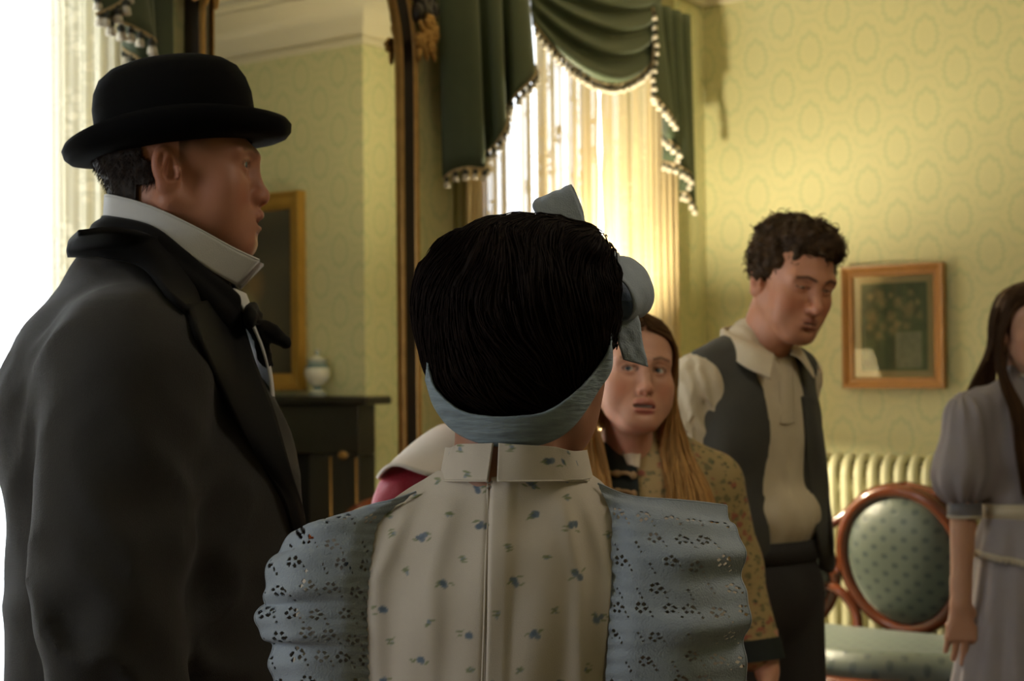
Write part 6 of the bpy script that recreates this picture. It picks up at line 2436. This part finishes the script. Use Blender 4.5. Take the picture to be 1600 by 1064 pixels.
# robe
RV = Vol((bx - 0.30, -0.16, -0.80), (0.36, 0.26, -0.09), 0.0065)
RV.ell((bx, 0.085, -0.34), (0.165, 0.125, 0.20)).ell((bx, 0.085, -0.56), (0.165, 0.125, 0.2), 0.06)
RV.cap((0.02, 0.080, -0.135), (bx, 0.085, -0.20), 0.062, 0.09, 0.04)
for s in (-1, 1):
    RV.cap((bx + s * 0.05, 0.085, -0.165), (bx + s * 0.125, 0.085, -0.205), 0.048, 0.052, 0.04)
RV.chain([(bx + 0.140, 0.085, -0.225), (0.222, 0.095, -0.38), (0.252, 0.055, -0.535)], [0.056, 0.052, 0.048], 0.03)
RV.chain([(bx - 0.140, 0.085, -0.225), (bx - 0.19, 0.095, -0.38), (-0.17, 0.055, -0.54)], [0.056, 0.052, 0.048], 0.03)
RV.bump(lambda P: 0.003 * vnoise(np.stack([P[:, 0] * 20 + P[:, 2] * 5, P[:, 1] * 20, P[:, 2] * 7], -1), 3))
bl_.put_vol('robe', RV, M_FLORAL)
for a, b_ in (((0.2505, 0.058, -0.520), (0.2545, 0.050, -0.560)), ((-0.17, 0.058, -0.520), (-0.17, 0.050, -0.560))):
    m = MB().tube([a, b_], [0.0505, 0.053], 24, False).tube([b_, a], [0.0465, 0.0465], 24, False)
    bl_.put_mb('sleeve_border', m, M_DKGREEN)
vs_ = bl_.drape(RV, [[(930, 690, .004), (955, 693, .006), (985, 688, .004)], [(932, 740, .006), (962, 742, .009), (996, 740, .006)], [(934, 800, .006), (966, 802, .009), (1000, 800, .006)], [(934, 900, .006), (968, 900, .009), (1004, 900, .006)]])
bl_.sheet('dark_bodice', vs_, 40, 16, 0.004, M_DKGREEN)
for py in (744, 772):
    q = bl_.drape(RV, [[(942, py + 1, .013), (955, py - 2, .016), (968, py, .017), (980, py - 1, .016), (991, py + 2, .013)]])[0]
    m = MB().tube(catmull(q, 20), 0.0042, 8).ball(q[2], (0.010, 0.006, 0.007), 6).ball(q[0], (0.007, 0.005, 0.008), 6).ball(q[4], (0.007, 0.005, 0.008), 6)
    bl_.put_mb('toggle', m, M_BRAID)
lc_ = bl_.drape(RV, [[(970, 692, .008), (983, 686, .012), (998, 692, .010)], [(974, 710, .010), (986, 710, .013), (1000, 714, .010)], [(982, 728, .008), (990, 731, .011), (999, 734, .008)]])
bl_.sheet('robe_collar', lc_, 16, 12, 0.004, M_SHIRT)
skirt(bl_, -0.66, bl_.zf + 0.02, 0.16, 0.125, 0.27, 0.25, M_FLORAL, folds=10, cx=bx, cy=0.085, name='robe_skirt')
# long straight hair
HC2 = Vol((-0.11, -0.13, -0.16), (0.11, 0.14, 0.15), 0.004)
HC2.ell((0, 0.020, 0.036), (0.086, 0.106, 0.096)).ell((0, 0.06, -0.05), (0.072, 0.055, 0.08), 0.04)
HC2.ell((0, -0.135, -0.030), (0.066, 0.085, 0.104), 0.012, None, 'sub')
v, f = HC2.mesh()
RO, GO = np.array([0.120, 0.060, 0.022]), np.array([0.56, 0.315, 0.105])
def hair_tint(z, n):
    k = sstep(-z, -0.06, 0.10)[:, None]
    return (RO * (1 - k) + GO * 0.7 * k) * (1 + 0.25 * n[:, None])
bl_.put('hair', v, f, M_HAIR, hair_tint(v[:, 2], vnoise(v * 80, 3)), BP)
rs = np.random.RandomState(8)
def long_hair(fig, pose, scalp, n, ends, rs, k=22, wave=0.004):
    """strands from the parting down over the shoulders; ends(s, a, b) gives the hanging part in the body frame"""
    out = []
    for i in range(n):
        s = -1 if rs.rand() < 0.5 else 1
        a, b = rs.rand(), rs.rand()
        y0 = -0.072 + 0.15 * a
        zt = 0.036 + 0.089 * math.sqrt(max(0.02, 1 - ((y0 - 0.022) / 0.101) ** 2))
        p0 = np.array([s * rs.uniform(0.0, 0.012), y0, zt])
        p1 = np.array([s * 0.058, y0 * 0.96 + 0.006, 0.036 + (zt - 0.036) * 0.72])
        p2 = np.array([s * (0.083 + 0.004 * b), y0 * 0.75 + 0.012, 0.020])
        p3 = np.array([s * (0.085 + 0.012 * b), y0 * 0.55 + 0.018, -0.055])
        q = np.array([p0, p1, p2, p3])
        for _ in range(3):
            dd = scalp.sample(q)
            gg = scalp.grad(q)
            q = q + np.maximum(0.005 + 0.006 * b - dd, 0)[:, None] * gg / np.maximum((gg ** 2).sum(1), 0.2)[:, None]
        top_ = [pose(p) for p in q]
        low = [fig.pose(p) for p in ends(s, a, b, rs)]
        out.append(catmull(np.array(top_ + low), k))
    P = np.array(out)
    return P + wave * 0.3 * np.cumsum(rs.randn(*P.shape) * 0.25, axis=1)


def blonde_ends(s, a, b, rs):
    j = rs.uniform(-1, 1)
    if s > 0:
        return [np.array([0.070 + 0.035 * b + 0.012 * j, -0.005 + 0.07 * a, -0.145]), np.array([0.060 + 0.080 * b, -0.050 + 0.05 * a, -0.225]),
                np.array([0.050 + 0.105 * b, -0.070 + 0.03 * a, -0.31]), np.array([0.045 + 0.115 * b + 0.01 * j, -0.072 + 0.02 * a, -0.39 - 0.03 * rs.rand()])]
    return [np.array([-0.060 - 0.040 * b + 0.006 * j, -0.020 + 0.07 * a, -0.145]), np.array([-0.048 - 0.060 * b, -0.055 + 0.05 * a, -0.225]),
            np.array([-0.045 - 0.050 * b, -0.066 + 0.03 * a, -0.31]), np.array([-0.040 - 0.055 * b, -0.068 + 0.02 * a, -0.39 - 0.03 * rs.rand()])]


P = long_hair(bl_, BP, hV, 1500, blonde_ends, rs)
kk = P.shape[1]
v, f = strands(P - bl_.base, 0.0011 * np.concatenate([np.ones(kk - 4), [0.9, 0.75, 0.5, 0.2]])[None].repeat(len(P), 0))
zz = np.linspace(0, 1, kk)
k_ = sstep(zz, 0.08, 0.5)[None, :, None]
cc = (RO * (1 - k_) + GO * k_) * (0.65 + 0.6 * rs.rand(len(P), 1, 1))
mesh_obj('long_hair', v, f, M_HAIR, bl_.root, True, np.repeat(cc.reshape(-1, 3), 3, 0))

# ------------------------------------------------------------------ person hidden behind the girl: white capelet, red velvet sleeve
M_REDV = mat('red_velvet', (0.50, 0.025, 0.055), 0.55, sheen=0.4, noise=0.2, nscale=30, bump=0.3, bscale=250)
M_CAPE = mat('white_cape_cloth', (0.66, 0.57, 0.46), 0.75, bump=0.2, bscale=300)
rp_ = Fig('person in a red velvet top and white capelet, mostly hidden behind the girl', yf(748, 545, 2.35), -12)
SKR = (0.46, 0.25, 0.16)
hv, hf, hc, hV = make_head(dict(vox=0.003, skin=SKR, neck=(0, 0.035, -0.20), fw=0.93, jw=0.9))
rv_ = 0.9
HB = Vol((-0.32, -0.20, -0.86), (0.32, 0.20, -0.55), 0.0055)
for s in (-1, 1):
    make_hand(HB, (s * 0.195, -0.05, -0.645), (0, -0.12, -1), (-s, 0.1, 0), 0.16, side=-s, curl=0.4)
    HB.cap((s * 0.195, -0.02, -0.56), (s * 0.195, -0.05, -0.635), 0.027, 0.024, 0.01)
bv, bf = HB.mesh()
v, f, c = join([(Pose(rp_.eye, -12, 0, 0, 0.92)(hv), hf, hc), (rp_.pose(bv), bf, SKR)])
mesh_obj('body', v - rp_.base, f, M_SKIN, rp_.root, True, c)
put_eyes(rp_.root, Pose(rp_.eye, -12, 0, 0, 0.92), rp_.base, (0, 0), (0.06, 0.04, 0.02))
HH = Vol((-0.11, -0.13, -0.14), (0.11, 0.14, 0.15), 0.005)
HH.ell((0, 0.020, 0.036), (0.086, 0.107, 0.097)).ell((0, 0.055, -0.04), (0.07, 0.05, 0.08), 0.04).ell((0, -0.138, -0.030), (0.066, 0.085, 0.104), 0.012, None, 'sub')
HH.bump(lambda P: 0.002 * vnoise(np.stack([P[:, 0] * 120, P[:, 1] * 120, P[:, 2] * 25], -1), 3))
v, f = HH.mesh()
rp_.put('hair', v, f, M_HAIR, np.tile([[0.045, 0.022, 0.010]], (len(v), 1)), Pose(rp_.eye, -12, 0, 0, 0.92))
TV = Vol((-0.28, -0.17, -0.72), (0.28, 0.19, -0.10), 0.008)
TV.ell((0, 0.01, -0.34), (0.135, 0.10, 0.19)).ell((0, 0.01, -0.53), (0.125, 0.095, 0.17), 0.05).cap((0, 0.03, -0.13), (0, 0.02, -0.2), 0.052, 0.07, 0.03)
for s in (-1, 1):
    TV.cap((s * 0.05, 0.02, -0.180), (s * 0.108, 0.01, -0.215), 0.034, 0.042, 0.03)
    TV.chain([(s * 0.122, 0.01, -0.245), (s * 0.165, 0.03, -0.42), (s * 0.195, -0.03, -0.61)], [0.054, 0.046, 0.036], 0.02)
TV.bump(lambda P: 0.004 * (1 - 2 * np.abs(vnoise(np.stack([P[:, 0] * 40, P[:, 1] * 40, P[:, 2] * 10], -1), 3))))
rp_.put_vol('velvet_top', TV, M_REDV)
n1, n2 = 20, 120
t = np.linspace(0, 1, n1)[:, None]
ph = np.linspace(0, 2 * math.pi, n2, endpoint=False)[None]
side = np.abs(np.cos(ph)) ** 1.5
ra = 0.058 + (0.078 + 0.032 * side) * t ** 0.9
rb_ = 0.058 + 0.080 * t
zz = -0.118 - 0.085 * t ** 1.25 + (0.012 * np.sin(3 * ph) + 0.038 * np.exp(-((ph - 3.85) / 0.42) ** 2)) * t ** 3
G = np.stack([ra * np.cos(ph) + 0 * t, 0.022 + rb_ * np.sin(ph), zz + 0 * ph], -1)
v, f = solid(G, 0.006, True)
rp_.put('white_capelet', v, f, M_CAPE)
skirt(rp_, -0.60, rp_.zf + 0.02, 0.125, 0.095, 0.30, 0.28, M_REDV, folds=12, cy=0.01, name='velvet_skirt')

# ------------------------------------------------------------------ young woman at the right edge: lavender puff-sleeved dress
M_LAV = mat('lavender_voile', (0.275, 0.245, 0.255), 0.75, noise=0.06, nscale=40, bump=0.2, bscale=500, sheen=0.2)
M_LAVD = mat('grey_cuff', (0.15, 0.145, 0.155), 0.7, bump=0.2, bscale=500)
M_SASH = mat('cream_sash', (0.52, 0.45, 0.32), 0.6)
M_LTRIM = mat('lace_trim', (0.50, 0.44, 0.34), 0.8, bump=0.8, bscale=400)
rw = Fig('young woman with long brown hair in a lavender puff-sleeved dress by the settee', yf(1609, 513, 4.0), 4)
SKW = (0.50, 0.27, 0.175)
RP = Pose(rw.eye, 8, 4, 0, 0.95)
hv, hf, hc, hV = make_head(dict(skin=SKW, neck=(0, 0.03, -0.20), neck_r=0.047, fw=0.95, jw=0.9, nose=0.95, brow=(0.04, 0.02, 0.01), lash=1.0, eye_open=0.8, lip=(0.36, 0.12, 0.10)))
def wpx(px, py, d=4.0):
    return rw.loc(px, py, d)
hx = wpx(1494, 938)
HB = Vol((-0.32, -0.20, -0.92), (0.30, 0.20, -0.45), 0.0042)
el = wpx(1506, 806)
for s in (-1, 1):
    w_ = np.array([s * abs(hx[0]), -0.02, hx[2]])
    make_hand(HB, w_, (s * 0.03, -0.06, -1), (s * -0.15, 1, 0), 0.188, side=-s, curl=0.26)
    HB.cap((s * abs(el[0]), 0.01, el[2] + 0.06), w_, 0.036, 0.0255, 0.012)
bv, bf = HB.mesh()
CB = Vol((-0.24, -0.1, -0.75), (0.24, 0.14, -0.11), 0.016)
CB.ell((0, 0.02, -0.33), (0.115, 0.07, 0.17)).ell((0, 0.02, -0.55), (0.11, 0.075, 0.18), 0.05).cap((0, 0.03, -0.13), (0, 0.025, -0.22), 0.045, 0.055, 0.04)
for s in (-1, 1):
    CB.chain([(s * 0.13, 0.02, -0.215), (s * abs(el[0]), 0.01, el[2])], [0.036, 0.034], 0.03)
tv_, tf_ = CB.mesh()
v, f, c = join([(RP(hv), hf, hc), (rw.pose(bv), bf, SKW), (rw.pose(tv_), tf_, SKW)])
mesh_obj('body', v - rw.base, f, M_SKIN, rw.root, True, c)
put_eyes(rw.root, RP, rw.base, (0.1, -0.1), (0.05, 0.035, 0.02))
WV = Vol((-0.32, -0.17, -0.66), (0.32, 0.19, -0.09), 0.0065)
WV.ell((0, 0.015, -0.31), (0.128, 0.098, 0.165)).ell((0, 0.015, -0.45), (0.120, 0.095, 0.085), 0.05)
WV.cap((0, 0.030, -0.120), (0, 0.022, -0.19), 0.052, 0.068, 0.03)
for s in (-1, 1):
    WV.cap((s * 0.05, 0.02, -0.170), (s * 0.125, 0.012, -0.200), 0.040, 0.045, 0.04)
    WV.ell((s * 0.172, 0.010, -0.265), (0.062, 0.070, 0.095), 0.03)
    WV.ell((s * 0.192, 0.005, -0.375), (0.074, 0.078, 0.088), 0.05)


def puff(P):
    x, y, z = P.T
    arm = sstep(np.abs(x), 0.11, 0.15)
    a = np.arctan2(y - 0.005, np.abs(x) - 0.185)
    return arm * 0.0045 * np.sin(a * 9 + 1.5 * vnoise(P * 12, 2)) * (0.4 + sstep(np.abs(z + 0.31), 0.03, 0.12)) + 0.002 * (1 - arm) * vnoise(np.stack([x * 50, y * 20, z * 8], -1), 5)


rw.put_vol('blouse', WV, M_LAV, bumpfn=puff)
for s in (-1, 1):
    e0 = np.array([s * abs(el[0]), 0.006, el[2]])
    m = MB().tube([e0 + [0, 0, 0.036], e0 + [0, 0, 0.030], e0 + [0, 0, 0.004], e0], [0.044, 0.0455, 0.0445, 0.0425], 24)
    rw.put_mb('cuff', m, M_LAVD)
    rw.put_mb('cuff_lace', MB().tube([e0 + [0, 0, 0.004], e0 + [0, 0, -0.004]], [0.0448, 0.0458], 24), M_LTRIM)
zb = wpx(1570, 797)[2]
ring = np.linspace(0, 2 * math.pi, 64, endpoint=False)
G = np.array([[(0.123 * math.cos(a), 0.015 + 0.098 * math.sin(a), zb + dz + 0.004 * math.cos(a)) for a in ring] for dz in (0.022, 0.0, -0.022)])
v, f = solid(G, 0.006, True)
rw.put('sash', v, f, M_SASH)
skirt(rw, zb - 0.018, rw.zf + 0.02, 0.122, 0.098, 0.30, 0.28, M_LAV, folds=15, amp=0.012, cx=0, cy=0.015, name='skirt')
# peplum with lace edge
n1, n2 = 14, 140
t = np.linspace(0, 1, n1)[:, None]
ph = np.linspace(0, 2 * math.pi, n2, endpoint=False)[None]
wv = np.sin(15 * ph) * 0.6 + np.sin(7 * ph + 1)
zl = wpx(1560, 880)[2]
G = np.stack([(0.124 + 0.030 * t + 0.006 * wv * t) * np.cos(ph), 0.015 + (0.100 + 0.032 * t + 0.006 * wv * t) * np.sin(ph), zb - 0.018 + (zl - zb + 0.018) * t - 0.030 * np.cos(ph) * t], -1)
v, f = solid(G, 0.003, True)
rw.put('peplum', v, f, M_LAV)
m = MB()
v, f = tube(np.concatenate([G[-1], G[-1][:1]]), 0.0075, 6, False, 0.5)
m.add(v, f)
for i in range(0, n2, 2):
    m.ball(G[-1][i] + [0, 0, -0.006], (0.007, 0.007, 0.007), 4)
rw.put_mb('lace_edge', m, M_LTRIM)
m = MB()
fr_ = [(0.052 * math.cos(a), 0.028 + 0.052 * math.sin(a), -0.135 - 0.012 * math.sin(a + math.pi) * -1 + 0.003 * math.sin(a * 14)) for a in np.linspace(0, 2 * math.pi, 80)]
m.tube(fr_, 0.008, 6, False)
rw.put_mb('neck_ruffle', m, M_LTRIM)
HC3 = Vol((-0.11, -0.13, -0.20), (0.11, 0.14, 0.15), 0.0045)
HC3.ell((0, 0.020, 0.036), (0.084, 0.105, 0.094)).ell((0, 0.06, -0.06), (0.070, 0.050, 0.09), 0.04).ell((0, -0.135, -0.030), (0.063, 0.085, 0.104), 0.012, None, 'sub')
v, f = HC3.mesh()
HW = np.array([0.060, 0.028, 0.011])
rw.put('hair', v, f, M_HAIR, np.tile(HW, (len(v), 1)) * (1 + 0.3 * vnoise(v * 80, 3))[:, None], RP)


def brown_ends(s, a, b, rs):
    j = rs.uniform(-1, 1)
    if a > 0.50:       # falls behind the shoulder
        return [np.array([s * (0.062 + 0.060 * b), 0.060 + 0.03 * a, -0.13]), np.array([s * (0.055 + 0.085 * b), 0.110, -0.20]), np.array([s * (0.08 + 0.04 * b), 0.135, -0.32]), np.array([s * (0.06 + 0.05 * b), 0.13, -0.45])]
    return [np.array([s * (0.070 + 0.020 * b), -0.030 + 0.05 * a, -0.13]), np.array([s * (0.050 + 0.040 * b), -0.085 + 0.02 * a, -0.215]), np.array([s * (0.042 + 0.042 * b + 0.006 * j), -0.102, -0.31]), np.array([s * (0.032 + 0.040 * b), -0.100, -0.40 - 0.05 * rs.rand()])]


rs = np.random.RandomState(15)
P = long_hair(rw, RP, hV, 1200, brown_ends, rs)
strand_obj('long_hair', P, 0.0012, HW * (0.6 + 0.9 * rs.rand(len(P), 1)), rw.root, rw.base)
